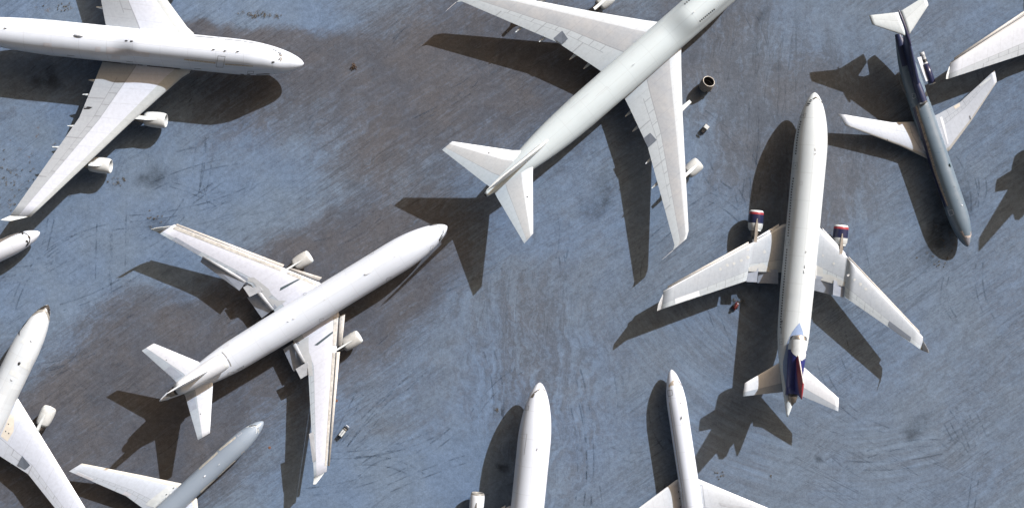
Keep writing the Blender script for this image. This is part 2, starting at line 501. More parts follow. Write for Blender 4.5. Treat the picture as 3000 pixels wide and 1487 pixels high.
    def dome(s, px, py, ln, wd, h, mat):
        r = s.hit(px, py)
        if not r: return
        p = s.inv @ r[0]; n = (s.inv.to_3x3() @ r[1]).normalized()
        t = Vector((1, 0, 0)); t = (t-n*t.dot(n)).normalized(); b = n.cross(t)
        v = [p+n*h]; f = []
        for i in range(1, 6):
            a = i/5*PI/2
            for j in range(16):
                c = 2*PI*j/16
                v.append(p+t*(ln/2*math.sin(a)*math.cos(c))+b*(wd/2*math.sin(a)*math.sin(c))+n*(h*math.cos(a)-.02*i/5-(.12 if i == 5 else 0)))
        for j in range(16): f.append((0, 1+j, 1+(j+1) % 16))
        for i in range(4):
            for j in range(16):
                f.append((1+i*16+j, 17+i*16+j, 17+i*16+(j+1) % 16, 1+i*16+(j+1) % 16))
        o = mesh('antenna_dome', v, f, mat, s.fus)
        bm = bmesh.new(); bm.from_mesh(o.data); bmesh.ops.recalc_face_normals(bm, faces=bm.faces); bm.to_mesh(o.data); bm.free()
        return o
    def window(s, px, py, wx, wy, ang):
        q = []
        for k in range(8):
            a = 2*PI*k/8+PI/8; x = wx*math.copysign(abs(math.cos(a))**.6, math.cos(a)); y = wy*math.copysign(abs(math.sin(a))**.6, math.sin(a))
            q.append((px+x*math.cos(ang)-y*math.sin(ang), py+x*math.sin(ang)+y*math.cos(ang)))
        return s.decal('window', [q], M['winglass'], s.fus, step=50)

def mir(secs): return [(Vector((a.x, -a.y, a.z)), Vector((b.x, -b.y, b.z)), t) for a, b, t in secs]

def body(R, zc, tipz, nl, tails, L, top=None):
    """half width, bottom and top of a round body: ogive nose of length nl, tail table [(distance from the end, hw, zb, zt)]"""
    def og(s_, l): t = min(1, max(0, s_/l)); return max(.02, (1-(1-t)**2)**.62)
    ts = sorted([(L-a, b, c, e) for a, b, c, e in tails])
    xs = [t[0] for t in ts]
    hw = lambda q: R*og(q+.02, nl) if q < xs[0] else pchip(xs, [t[1] for t in ts], q)
    zb = lambda q: tipz+(zc-R-tipz)*og(q+.02, nl*.62) if q < xs[0] else pchip(xs, [t[2] for t in ts], q)
    zt = lambda q: tipz+(zc+R-tipz)*(.40*og(q+.02, nl*.7)+.60*og(q+.02, nl*1.2)) if q < xs[0] else pchip(xs, [t[3] for t in ts], q)
    return hw, zb, zt

TAILW = [(22, 3.05, 2.25, 8.35), (16, 2.95, 2.9, 8.35), (12, 2.6, 4.0, 8.35), (8, 1.95, 5.3, 8.3), (4, 1.1, 6.4, 8.1), (1.5, .55, 6.95, 7.8), (0, .12, 7.3, 7.55)]
TAIL7 = [(23, 3.25, 2.1, 8.6), (18, 3.05, 2.8, 8.6), (13, 2.62, 4.0, 8.6), (9.8, 2.2, 4.9, 8.55), (6, 1.55, 6.0, 8.4), (2.5, .85, 6.9, 8.1), (0, .42, 7.25, 7.95)]
TAILN = [(12, 1.88, 1.2, 4.96), (8, 1.75, 1.7, 4.96), (5, 1.4, 2.5, 4.95), (2.5, .95, 3.3, 4.85), (0, .3, 4.1, 4.6)]

def trijet(p, mat, tailmats):
    """round wide body with the third engine through the root of the fin"""
    hw, zb, zt = body(3.08, 5.3, 4.5, 11.5, TAILW, p.L)
    p.fuselage(hw, zb, zt, mat)
    e0 = p.L-14.9; c = p.st(e0, 0, 10.25)
    nac, lip, rear = tailmats['nacelle'], tailmats['lip'], tailmats['rear']
    prof = [(3.0, 1.15, 2), (.15, 1.28, 2), (0, 1.36, 1), (.05, 1.46, 1), (.75, 1.58, 0), (1.6, 1.66, 0), (2.4, 1.67, 3), (3.2, 1.66, 3), (6.0, 1.5, 3), (9.0, 1.28, 3), (10.3, 1.12, 2), (10.3, .9, 2), (10.8, .85, 4), (11.9, .62, 4), (12.0, .4, 4), (12.6, .05, 4)]
    e = p.lathe('tail_engine', c, prof, [nac, lip, M['fan'], rear, M['brownmetal']], p.root, nseg=36, slant=.33)
    p.reg(e); p.tail_engine = e
    p.lathe('fan', c, [(2.0, .01, 0), (2.4, .3, 0), (2.5, 1.22, 0)], [M['fan']], e)
    # saddle between the body and the engine
    v = []; f = []; n = 10
    for i in range(n+1):
        t = i/n; sm = e0+1.4+t*9.4; wd = (.55+.95*math.sin(min(1, t*1.7)*PI/2))*(1-.35*t)
        for y, z in ((-wd, 7.0), (-wd*.72, 9.2), (-wd*.8, 10.0), (wd*.8, 10.0), (wd*.72, 9.2), (wd, 7.0)):
            v.append(p.st(sm, y, z))
    for i in range(n):
        for j in range(5): f.append((6*i+j, 6*i+j+1, 6*i+7+j, 6*i+6+j))
    f += [tuple(range(6))[::-1], tuple(6*n+j for j in range(6))]
    p.reg(mesh('engine_saddle', v, f, rear, p.root))
    secs = [(p.st(e0+2.2, 0, 10.4), p.st(e0+9.6, 0, 10.4), .11), (p.st(e0+3.0, 0, 11.9), p.st(e0+9.9, 0, 11.9), .11), (p.st(e0+7.6, 0, 17.6), p.st(e0+10.6, 0, 17.6), .10)]
    p.fin = p.surf('fin', secs, tailmats['fin'], 'y', camber=0)
    for y in (-5.0, 5.0): p.gear('main_landing_gear', p.st(33.5, 0).x, y, 3.4, 4)
    p.gear('nose_landing_gear', p.st(7.2, 0).x, 0, 3.0, 2, .5)

def winglet(p, a, b, mat, parent, h=2.0, out=.75):
    """a: LE base, b: TE base"""
    sg = 1 if a.y > 0 else -1
    secs = [(a, b, .09), (Vector((a.x-2.0, a.y+sg*out, a.z+h)), Vector((b.x-.35, b.y+sg*out, b.z+h)), .08)]
    return p.surf('winglet', secs, mat, Vector((0, sg, -.3)).normalized(), nc=8, ns=3, camber=0, parent=parent)

def nominal_tail(p, finx, finh, spanh, mat, zroot, zfin):
    """plain tail for craft whose tail lies outside the picture"""
    p.surf('fin', [(p.st(p.L-finx, 0, zfin), p.st(p.L-1.5, 0, zfin), .11), (p.st(p.L-finx*.36, 0, finh), p.st(p.L+.8, 0, finh), .1)], mat, 'y', camber=0)
    for sg in (1, -1):
        p.surf('horizontal_stabilizer', [(p.st(p.L-finx*.8, sg*.4, zroot), p.st(p.L-finx*.18, sg*.4, zroot), .1), (p.st(p.L-finx*.18, sg*spanh, zroot+.9), p.st(p.L+.6, sg*spanh, zroot+.9), .09)], mat)

# ------------------------------------------------------------------ the ground
def ground():
    m, nt, b = newmat('desert_ground', .95, .08)
    P = coord(nt)
    wob = nt.nodes.new('ShaderNodeTexNoise'); wob.inputs['Scale'].default_value = .045; wob.inputs['Detail'].default_value = 5; wob.inputs['Roughness'].default_value = .62
    nt.links.new(P, wob.inputs['Vector'])
    sb = nt.nodes.new('ShaderNodeVectorMath'); sb.operation = 'SUBTRACT'; nt.links.new(wob.outputs[1], sb.inputs[0]); sb.inputs[1].default_value = (.5, .5, .5)
    sc = nt.nodes.new('ShaderNodeVectorMath'); sc.operation = 'SCALE'; nt.links.new(sb.outputs[0], sc.inputs[0]); sc.inputs['Scale'].default_value = 16
    ad = nt.nodes.new('ShaderNodeVectorMath'); ad.operation = 'ADD'; nt.links.new(P, ad.inputs[0]); nt.links.new(sc.outputs[0], ad.inputs[1])
    Q = ad.outputs[0]
    def blob(px, py, rx, ry, ang=0, a=1.25, bb=.35, src=None):
        c = gp(px, py)
        v = mapping(nt, src or Q, (c.x, c.y, 0), math.radians(ang), (rx/G, ry/G, 1e6))
        ln = nt.nodes.new('ShaderNodeVectorMath'); ln.operation = 'LENGTH'; nt.links.new(v, ln.inputs[0])
        return mapr(nt, ln.outputs['Value'], a, bb)
    def addall(xs):
        r = xs[0]
        for x in xs[1:]: r = nm(nt, 'ADD', r, x)
        return nm(nt, 'MINIMUM', r, 1.0)
    # worn brown-grey ground
    grey = addall([blob(1250, 250, 780, 300, 12), blob(640, 1010, 700, 300, 28), blob(250, 1330, 520, 260, 0), blob(1060, 820, 420, 210, 34),
                   blob(2080, 90, 300, 190, 70), blob(700, 110, 330, 70, -8), blob(2330, 380, 260, 420, 88),
                   nm(nt, 'MULTIPLY', blob(1540, 1060, 330, 110, 84), .22), nm(nt, 'MULTIPLY', blob(2440, 560, 300, 60, 88), .4)])
    blue = addall([blob(760, 560, 420, 190, 38), blob(330, 560, 400, 280, 0), blob(230, 800, 320, 120, 20), blob(2010, 420, 260, 110, 62), blob(1150, 1420, 420, 150, 10),
                   nm(nt, 'MULTIPLY', blob(720, 20, 420, 55, -8), .9), blob(60, 20, 200, 60, 0)])
    # streaks: three sweeps of scraper and tyre marks
    s1 = noise(nt, mapping(nt, Q, rot=math.radians(36), scale=(26, 1.5, 1)), 1.0, 8, .68)
    s1b = noise(nt, mapping(nt, P, rot=math.radians(33), scale=(9, .35, 1)), 1.0, 4, .6)
    s2 = noise(nt, mapping(nt, Q, rot=math.radians(86), scale=(24, 1.4, 1)), 1.0, 8, .66)
    c3 = gp(2480, 560)
    pc = mapping(nt, P, (c3.x, c3.y, 0), 0, (1, 1, 1))
    sep = nt.nodes.new('ShaderNodeSeparateXYZ'); nt.links.new(pc, sep.inputs[0])
    rad = nm(nt, 'SQRT', nm(nt, 'ADD', nm(nt, 'POWER', sep.outputs[0], 2), nm(nt, 'POWER', sep.outputs[1], 2)))
    an = nm(nt, 'ARCTAN2', sep.outputs[0], nm(nt, 'MULTIPLY', sep.outputs[1], -1))
    cmb = nt.nodes.new('ShaderNodeCombineXYZ'); nt.links.new(nm(nt, 'MULTIPLY', rad, .9), cmb.inputs[0]); nt.links.new(nm(nt, 'MULTIPLY', an, 2.4), cmb.inputs[1])
    s3 = noise(nt, cmb.outputs[0], 1.0, 7, .7)
    w3 = nm(nt, 'MULTIPLY', addall([blob(2130, 1120, 460, 300, -40), blob(2500, 1330, 500, 150, 5)]), mapr(nt, noise(nt, P, .035, 4, .6), .38, .6))
    w2 = addall([blob(1560, 1150, 330, 460, 0), blob(2150, 250, 300, 420, 0), blob(2420, 450, 200, 400, 0)])
    st = nm(nt, 'ADD', nm(nt, 'MULTIPLY', s1, .62), nm(nt, 'MULTIPLY', s1b, .38))
    mx = nt.nodes.new('ShaderNodeMix'); nt.links.new(w2, mx.inputs[0]); nt.links.new(st, mx.inputs[2]); nt.links.new(s2, mx.inputs[3])
    mx2 = nt.nodes.new('ShaderNodeMix'); nt.links.new(w3, mx2.inputs[0]); nt.links.new(mx.outputs[0], mx2.inputs[2]); nt.links.new(s3, mx2.inputs[3])
    streak = mx2.outputs[0]
    base = nm(nt, 'ADD', nm(nt, 'SUBTRACT', nm(nt, 'MULTIPLY', grey, .78), nm(nt, 'MULTIPLY', blue, .62)), .16)
    big = noise(nt, P, .03, 6, .6)
    k = nm(nt, 'ADD', base, nm(nt, 'ADD', nm(nt, 'MULTIPLY', nm(nt, 'SUBTRACT', streak, .5), 2.3), nm(nt, 'MULTIPLY', nm(nt, 'SUBTRACT', big, .5), .8)))
    k = mapr(nt, k, -.22, 1.02)
    c_blue = mixc(nt, mapr(nt, noise(nt, P, .05, 4, .6), .35, .65), (.092, .136, .212), (.102, .141, .199))
    c_grey = mixc(nt, mapr(nt, noise(nt, Q, .09, 5, .6), .35, .65), (.058, .066, .084), (.070, .073, .084))
    col = mixc(nt, k, c_blue, c_grey)
    # right hand field, greyer and more even
    rf = mapr(nt, nm(nt, 'ADD', nt_sep(nt, Q, 0), 0), 5, 45)
    col = mixc(nt, nm(nt, 'MULTIPLY', rf, .28), col, (.103, .137, .184))
    # light streaks, fine grain, dark specks and stains
    lt = nm(nt, 'MULTIPLY', mapr(nt, streak, .55, .72), .55)
    col = mixc(nt, lt, col, (.125, .172, .245))
    gr = noise(nt, P, 1.5, 5, .75); gr2 = noise(nt, P, .33, 5, .7)
    f = nm(nt, 'MULTIPLY', mapr(nt, gr, .28, .72, .78, 1.20, False), mapr(nt, gr2, .3, .7, .88, 1.10, False))
    f = nm(nt, 'MULTIPLY', f, mapr(nt, noise(nt, P, 4.5, 3, .7), .3, .7, .87, 1.12, False))
    f = nm(nt, 'MULTIPLY', f, mapr(nt, streak, .3, .7, 1.12, .87, False))
    def scratch(rot, sx, sy, w_, mask):
        t = noise(nt, mapping(nt, P, rot=math.radians(rot), scale=(sx, sy, 1)), 1.0, 3, .55)
        g_ = mapr(nt, nm(nt, 'ABSOLUTE', nm(nt, 'SUBTRACT', t, .5)), 0, w_, 1, 0)
        return nm(nt, 'MULTIPLY', g_, nm(nt, 'MULTIPLY', mask, mapr(nt, pat0, .42, .6)))
    pat0 = noise(nt, P, .045, 4, .6)
    inv3 = nm(nt, 'SUBTRACT', 1.0, nm(nt, 'MAXIMUM', w2, w3))
    scr = addall([scratch(38, 40, 2.2, .02, inv3), scratch(31, 25, 1.2, .016, inv3), scratch(84, 45, 2.6, .02, nm(nt, 'MAXIMUM', w2, 0.0)), scratch(70, 60, 5, .012, blob(560, 480, 300, 160, 0)), scratch(12, 40, 3, .014, blob(520, 620, 420, 160, 0)), scratch(-28, 40, 3, .014, blob(2600, 1250, 480, 330, 0))])
    f = nm(nt, 'MULTIPLY', f, nm(nt, 'SUBTRACT', 1.0, nm(nt, 'MULTIPLY', scr, .20)))
    sp = noise(nt, P, .9, 6, .8); pat = noise(nt, P, .07, 5, .65)
    spk = nm(nt, 'MULTIPLY', mapr(nt, sp, .60, .70), mapr(nt, pat, .50, .62))
    f = nm(nt, 'MULTIPLY', f, nm(nt, 'SUBTRACT', 1.0, nm(nt, 'MULTIPLY', spk, .5)))
    stains = addall([blob(2277, 196, 16, 16, 0, 1.1, .2, P), blob(2760, 690, 90, 55, 60, 1.2, .2), blob(2790, 590, 70, 120, 0, 1.3, .1), blob(2400, 1345, 14, 14, 0, 1.2, .2, P),
                     blob(2680, 1230, 60, 40, 30, 1.3, .1), blob(1464, 1340, 22, 30, 0, 1.2, .2), blob(1455, 1195, 8, 26, 0, 1.2, .3), blob(110, 240, 60, 45, 0, 1.2, .2),
                     blob(2230, 40, 22, 40, -20, 1.3, .1), blob(2140, 905, 40, 30, 0, 1.2, .2), blob(1750, 560, 40, 90, -35, 1.3, .1), blob(440, 490, 60, 30, 20, 1.3, .1), blob(470, 640, 40, 40, 20, 1.3, .1)])
    f = nm(nt, 'MULTIPLY', f, nm(nt, 'SUBTRACT', 1.0, nm(nt, 'MULTIPLY', nm(nt, 'MULTIPLY', stains, mapr(nt, gr2, .3, .62)), .62)))
    mul = nt.nodes.new('ShaderNodeVectorMath'); mul.operation = 'SCALE'; nt.links.new(col, mul.inputs[0]); nt.links.new(f, mul.inputs['Scale'])
    # rusty soil and dry growth, mostly upper left
    rs = nm(nt, 'MULTIPLY', mapr(nt, noise(nt, P, .55, 5, .7), .60, .68), addall([blob(90, 480, 200, 190, 0), blob(170, 20, 90, 50, 0), blob(330, 530, 90, 40, 20), blob(200, 30, 60, 40, 0), blob(760, 45, 110, 16, -9), blob(1345, 1165, 16, 60, 0, 1.2, .3)]))
    c2 = mixc(nt, nm(nt, 'MULTIPLY', rs, .6), mul.outputs[0], (.085, .062, .045))
    nt.links.new(c2, b.inputs['Base Color'])
    bp = nt.nodes.new('ShaderNodeBump'); bp.inputs['Strength'].default_value = .35; bp.inputs['Distance'].default_value = .16
    hh = nm(nt, 'ADD', nm(nt, 'MULTIPLY', gr, .7), nm(nt, 'SUBTRACT', nm(nt, 'MULTIPLY', streak, .8), nm(nt, 'MULTIPLY', scr, .25))); nt.links.new(hh, bp.inputs['Height'])
    nt.links.new(bp.outputs[0], b.inputs['Normal'])
    o = mesh('ground', [(-3000, -3000, 0), (3000, -3000, 0), (3000, 3000, 0), (-3000, 3000, 0)], [(0, 1, 2, 3)], m, smooth=False)
    tag(o, kind='structure')

def nt_sep(nt, vec, i):
    n = nt.nodes.new('ShaderNodeSeparateXYZ'); nt.links.new(vec, n.inputs[0]); return n.outputs[i]
ground()

# ------------------------------------------------------------------ A: white four-engined jet with the humped upper deck, top left
def jumbo(p, mat, hend):
    hw, zb, zt = body(3.27, 5.35, 4.9, 13, TAIL7, p.L)
    def hump(q):
        if q < .8 or q > hend+7.9: return None
        top = pchip([.8, 2.2, 3.4, 4.6, 6.5, 9.5, hend, hend+3.5, hend+8], [5.9, 6.7, 7.6, 8.65, 9.5, 9.9, 9.9, 8.9, 6.6], q)
        uh = pchip([.8, 2.2, 4, 6.5, 9.5, hend, hend+3.5, hend+8], [.5, 1.1, 1.75, 2.2, 2.45, 2.45, 2.5, 2.3], q)
        hz = pchip([.8, 2.2, 4.6, 9.5], [.8, 1.5, 2.2, 2.5], q)
        return uh, hz, top-hz
    p.fuselage(hw, zb, zt, mat, hump, nr=130, nt_=56)
    for y in (-5.5, 5.5): p.gear('main_landing_gear', p.st(34).x, y, 3.6, 4)
    for y in (-1.9, 1.9): p.gear('main_landing_gear', p.st(36.5).x, y, 3.0, 4)
    p.gear('nose_landing_gear', p.st(8).x, 0, 3.2, 2, .5)

A = Plane('jumbo_jet', 'white four-engined jet with a humped upper deck, nose pointing right near the upper left corner', (890, 187), (-232, 68), 4.9, 7.5)
jumbo(A, fus_mat('jumbo_white', (.54, .565, .61), A.L, .30, (.34, .37, .42), .2), 29.5)
wm = wing_mat('jumbo_wing', (.52, .54, .53), (.66, .68, .74), (.44, .46, .48), .17, .60, .05)
zr, zk, zti = 3.9, 4.8, 6.8
aR = [(A.P(556, 214, zr), A.P(300, 182, zr), .12), (A.P(533, 228, zr+.1), A.P(286, 216, zr+.1), .12), (A.P(382, 361, zk), A.P(232, 345, zk), .10), (A.P(90, 635, zti), A.P(30, 631, zti), .09)]
AW = A.surf('wing', A.inner(aR, 2), wm); AL = mir(aR); AW2 = A.surf('wing', A.inner(AL, 2), wm)
for sec, pw in ((aR, AW), (AL, AW2)):
    a, b_, _ = sec[-1]; sg = 1 if a.y > 0 else -1
    A.surf('winglet', [(Vector((a.x-.4, a.y, a.z)), b_, .08), (Vector((b_.x+.9, a.y+sg*1.1, a.z+1.9)), Vector((b_.x-1.0, a.y+sg*1.1, a.z+1.9)), .07)], M['offwhite'], Vector((0, sg, -.4)).normalized(), nc=8, ns=3, parent=pw)
for (fx, fy, tx, ty) in ((487, 354, 400, 343), (325, 487, 265, 478)):
    c = A.P(fx, fy, 2.7); q = A.P(tx, ty, 4.6)
    for sg in (1, -1):
        cc = Vector((c.x, sg*c.y, c.z)); qq = Vector((q.x, cc.y, q.z))
        A.engine(cc, 3.95, 1.5, [M['nacwhite'], M['nacwhite']], (Vector((cc.x-1.1, cc.y, cc.z+1.45)), Vector((qq.x-.3, qq.y, qq.z+.2)), .75), M['offwhite'], 1.5)
for x, y, z in ((257, 234, 3.5), (239, 276, 3.8), (195, 368, 4.6), (150, 430, 5.0)):
    t = A.P(x, y, z)
    for sg, pw in ((1, AW), (-1, AW2)): A.canoe(Vector((t.x, sg*t.y, 0)), .62, 2.9, z-.42, M['offwhite'], pw)
nominal_tail(A, 12, 19.3, 11, M['white'], 7.5, 8.2)
A.qplate('inboard_aileron', [(247, 312, 4.75), (272, 314, 4.75), (271, 341, 4.6), (237, 341, 4.2)], M['flapgrey'], .1, parent=AW)
A.decal('panel_gap', [[(247, 311), (272, 314), (262, 320), (245, 320)]], M['dark'], parent=AW)
for q in ([(9, 146), (60, 153), (60, 155.5), (9, 149)], [(62, 153), (140, 162), (140, 164.5), (62, 156)], [(142, 162.5), (208, 168), (208, 170.5), (142, 165)], [(257, 174), (270, 175.5), (270, 177), (257, 176)], [(272, 176), (354, 184), (354, 186.5), (272, 178)], [(403, 189.5), (418, 190.5), (418, 192.5), (403, 191.5)],
          [(431, 192), (529, 200.5), (529, 203), (431, 194.5)], [(600, 209.5), (622, 211.5), (622, 214), (600, 212)], [(626, 212), (656, 214.5), (656, 217), (626, 214.5)], [(701, 217), (715, 217), (715, 219), (701, 219)], [(724, 217.5), (733, 217.5), (733, 219.5), (724, 219.5)], [(751, 217), (790, 215), (790, 217), (751, 219)],
          [(568, 105.5), (634, 112), (634, 113.3), (568, 107)], [(662, 115), (710, 120.5), (710, 121.8), (662, 116.3)], [(714, 121.5), (744, 125.7), (744, 127), (714, 122.8)]):
    A.decal('window_row', [q], M['winglass'], A.fus)
for q in ([(639, 164), (660, 166), (653, 198), (633, 196)], [(638, 110), (661, 115), (661, 126), (642, 124)], [(197, 162), (218, 164), (216, 174), (198, 172)], [(371, 180), (389, 182), (388, 192), (370, 190)], [(570, 201), (588, 202), (590, 211), (568, 210)], [(726, 209), (743, 209), (742, 215.5), (725, 215.5)]):
    A.door(q, 1.4)
for q in ([(539, 172), (632, 182), (631, 187), (540, 176.5)], [(659, 186), (742, 193), (741, 195.5), (659, 190.5)]):
    A.decal('stripped_paint', [q], plain('stripped_paint', (.42, .385, .33), .6, var=.4, scale=5), A.fus)
for q in ([(798, 143.5), (813, 150.5), (812, 152.5), (797.5, 145.3)], [(814, 153), (817, 152.5), (823.5, 165.5), (819.5, 166)], [(818.5, 152.5), (821, 153), (828, 166), (825, 166.5)], [(821, 168), (823.5, 168), (819, 176.5), (813.5, 177)], [(795, 181), (804, 179.5), (804, 184), (796, 187)]):
    A.decal('cockpit_window', [q], M['glass'], A.fus)
A.decal('cockpit_window', [[(824, 168.5), (828, 169), (824, 179), (819, 181)]], M['greyband'], A.fus)
for q in ([(313, 137), (439, 154), (437, 168), (311, 158)], [(280, 137), (295, 138), (294, 154), (279, 152)], [(127, 125), (152, 127), (151, 139), (126, 137)], [(327, 162), (352, 164), (351, 175), (325, 173)]):
    A.decal('repair_panel', [q], plain('repair_panel_grey', (.48, .50, .55), .42, var=.08), A.fus)
A.dome(230, 105, 1.9, .62, .38, M['flapgrey'])
for x in (370, 385.5): A.dome(x, 119.8+(x-370)*.08, .7, .3, .12, M['textdark'])
for x, y in ((632, 145), (666, 149), (703, 151), (22, 83)): A.blade(x, y)

# ------------------------------------------------------------------ B: large grey-white jet crossing the top centre
B = Plane('jumbo_jet', 'large grey-white jet crossing the top of the picture with its tail towards the centre', (2258, -156), (1423, 571), 4.9, 7.6)
jumbo(B, fus_mat('jumbo_greywhite', (.47, .515, .525), B.L, .22, (.34, .37, .38), .12), 20.5)
wmB = wing_mat('jumbo_grey_wing', (.58, .61, .63), (.40, .42, .44), (.53, .57, .59), .22, .62, .6)
bR = [(B.P(1996, 133, zr), B.P(1829, 286, zr), .12), (B.P(1996, 190, zr+.2), B.P(1845, 318, zr+.2), .12), (B.P(2000, 337, zk), B.P(1897, 428, zk), .10), (B.P(2017.5, 676, 6.4), B.P(1976, 717, 6.4), .09), (B.P(2011, 699, 6.5), B.P(1972, 733, 6.5), .08)]
BW = B.surf('wing', B.inner(bR, 2), wmB)
bL = mir(bR); BW2 = B.surf('wing', B.inner(bL, 2), wmB)
def wick(p, tip, ln, parent):
    p.plate('static_wick', [tip, tip+Vector((-ln, .02, 0)), tip+Vector((-ln, .05, 0)), tip+Vector((0, .06, 0))], M['textlight'], .05, parent)
wick(B, bR[-1][1], 2.6, BW); wick(B, bL[-1][1], 2.6, BW2)
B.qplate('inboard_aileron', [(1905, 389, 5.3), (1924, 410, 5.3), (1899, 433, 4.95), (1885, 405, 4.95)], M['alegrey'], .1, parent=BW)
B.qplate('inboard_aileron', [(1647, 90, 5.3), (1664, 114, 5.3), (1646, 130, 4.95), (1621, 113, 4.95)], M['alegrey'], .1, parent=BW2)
c = B.P(2049, 476, 2.7); q = B.P(2004, 512, 4.9)
for sg in (1, -1):
    cc = Vector((c.x, sg*c.y, c.z))
    B.engine(cc, 3.1, 1.36, [M['nacwhite'], M['nacwhite']], (Vector((cc.x-.7, cc.y, cc.z+1.3)), Vector((q.x-.4, cc.y, q.z+.1)), .55), M['offwhite'], 1.55)
ci = B.P(1790, -13, 2.6); B.engine(ci, 3.1, 1.36, [M['nacwhite'], M['nacwhite']], (Vector((ci.x-.7, ci.y, ci.z+1.3)), Vector((B.P(1750, 28, 4.3).x-.4, ci.y, 4.4)), .55), M['offwhite'], 1.55)
a = B.P(2023, 296, 3.9); q = B.P(1998, 319, 4.3)
B.plate('pylon_stub', [a+Vector((0, .3, 0)), a+Vector((0, -.3, 0)), q+Vector((-.8, -.45, .1)), q+Vector((-.8, .45, .1))], M['offwhite'], .8)
for x, y, z in ((1832, 341, 3.5), (1853, 385, 3.9), (1892, 479, 4.8), (1910, 551, 5.3)):
    t = B.P(x, y, z)
    for sg, pw in ((1, BW), (-1, BW2)): B.canoe(Vector((t.x, sg*t.y, 0)), .62, 2.9, z-.42, M['offwhite'], pw)
wmS = wing_mat('jumbo_stab', (.70, .73, .75), (.50, .52, .53), (.50, .56, .60), .30, .70, .35, spoil=False, vdiv=4)
sl = [(B.P(1530, 440, 7.6), B.P(1432, 545, 7.6), .10), (B.P(1500, 440, 7.7), B.P(1418, 535, 7.7), .10), (B.P(1325, 414, 9.0), B.P(1295, 439, 9.0), .08)]
sr = [(B.P(1562, 480, 7.6), B.P(1444, 553, 7.6), .10), (B.P(1561, 516, 7.7), B.P(1456, 578, 7.7), .10), (B.P(1562, 684, 9.0), B.P(1536, 713, 9.0), .08)]
B.surf('horizontal_stabilizer', B.inner(sl, .4), wmS); B.surf('horizontal_stabilizer', B.inner(sr, .4), wmS)
B.surf('fin', [(B.st(B.L-16.5, 0, 8.1), B.st(B.L-2.6, 0, 8.0), .075), (B.st(B.L-13.5, 0, 9.3), B.st(B.L-2.2, 0, 9.3), .09), (B.st(B.L-4.4, 0, 19.2), B.st(B.L-.3, 0, 19.2), .09)], M['offwhite'], 'y', camber=0)
B.lathe('tail_exhaust', B.st(B.L-.1, 0, 7.6), [(0, .38, 0), (.3, .3, 0), (.3, .02, 0)], [M['fan']], B.root)
for i in range(9): B.window(2051+i*5.15, 62-i*4.3, 1.7, 2.4, math.radians(-41))
for i in range(3): B.window(2007+i*6, 12-i*5.2, 1.7, 2.2, math.radians(-41))
for x, y in ((2036, 33), (1860, 186)): B.blade(x, y)
for q in ([(1609, 347), (1612, 340), (1598, 352)],): B.decal('stain', [q], M['line'], B.fus)
for q in ([(1671, 318), (1724, 275)], [(1745, 283), (1778, 253), (1790, 265)]): B.stroke('panel_seam', q, .8, M['flapgrey'], parent=B.fus)
for q in ([(1431, 446), (1434, 447), (1433, 450), (1430, 449)], [(1543, 575), (1547, 575), (1547, 578), (1543, 578)]): B.decal('vent', [q], M['dark'])

# ------------------------------------------------------------------ C: white three-engined jet with flaps down, left of centre
def tailmats(nac, lip, rear, fin): return dict(nacelle=nac, lip=lip, rear=rear, fin=fin)
C = Plane('three_engined_jet', 'all-white three-engined jet left of centre with slats and flaps drooped', (1310, 662), (467, 1174), 4.5, 7.4)
fC = fus_mat('trijet_white', (.52, .545, .59), C.L, .22, (.36, .38, .42), .12)
trijet(C, fC, tailmats(M['white'], M['offwhite'], M['white'], M['white']))
wmC = wing_mat('trijet_wing', (.60, .61, .63), (.74, .75, .81), (.52, .57, .61), .05, .80, .06, lw=.01)
z0, z1, z2 = 3.3, 4.5, 6.3
cL = [(C.P(937, 827, z0), C.P(801, 906, z0), .12), (C.P(822, 780, z1), C.P(735, 833, z1), .10), (C.P(816, 778, z1+.05), C.P(719, 824, z1+.05), .10), (C.P(512, 657, z2), C.P(461, 680, z2), .08)]
cR = [(C.P(994.5, 921.6, z0), C.P(862, 1002, z0), .12), (C.P(986, 1029, z1), C.P(902, 1080, z1), .10), (C.P(985, 1040, z1+.05), C.P(904, 1104, z1+.05), .10), (C.P(957, 1380, z2), C.P(920, 1398, z2), .08)]
CL = C.surf('wing', C.inner(cL), wmC); CR = C.surf('wing', C.inner(cR), wmC)
for sec, pw in ((cL, CL), (cR, CR)): winglet(C, sec[-1][0]+Vector((-.5, 0, 0)), sec[-1][1], M['offwhite'], pw, 2.0, .8)
zs = -.12
C.rolled('slat', C.P(519, 655, z2+zs), C.P(833, 775, z1+zs), C.P(514, 660, z2), C.P(827, 784, z1), M['slat'], parent=CL, bulge=.1)
C.rolled('slat', C.P(849, 783, z1+zs), C.P(943, 812, z0+.2), C.P(845, 790, z1-.1), C.P(934, 823, z0+.2), M['slat'], parent=CL, bulge=.1)
C.rolled('slat', C.P(1011, 919, z0+zs), C.P(1002, 1011, z1-.3), C.P(995, 925, z0), C.P(988, 1013, z1-.2), M['slat'], parent=CR, bulge=.1)
C.rolled('slat', C.P(996, 1030, z1-.2), C.P(966, 1363, z2+zs), C.P(986, 1030, z1-.1), C.P(960, 1363, z2), M['slat'], parent=CR, bulge=.1)
C.decal('slat_track', [[(514, 661), (826, 785), (822, 794), (506, 670)], [(848, 795), (930, 828), (925, 837), (838, 800)]], M['track'], CL, off=.03)
C.decal('slat_track', [[(991, 930), (984, 1012), (974, 1012), (977, 927)], [(982, 1032), (957, 1364), (951, 1364), (973, 1032)]], M['track'], CR, off=.03)
C.stroke('slat_gap', [(516, 659.5), (828, 782)], 1.6, M['dark'], parent=CL, off=.05); C.stroke('slat_gap', [(846, 789), (932, 821)], 2.0, M['dark'], parent=CL, off=.05)
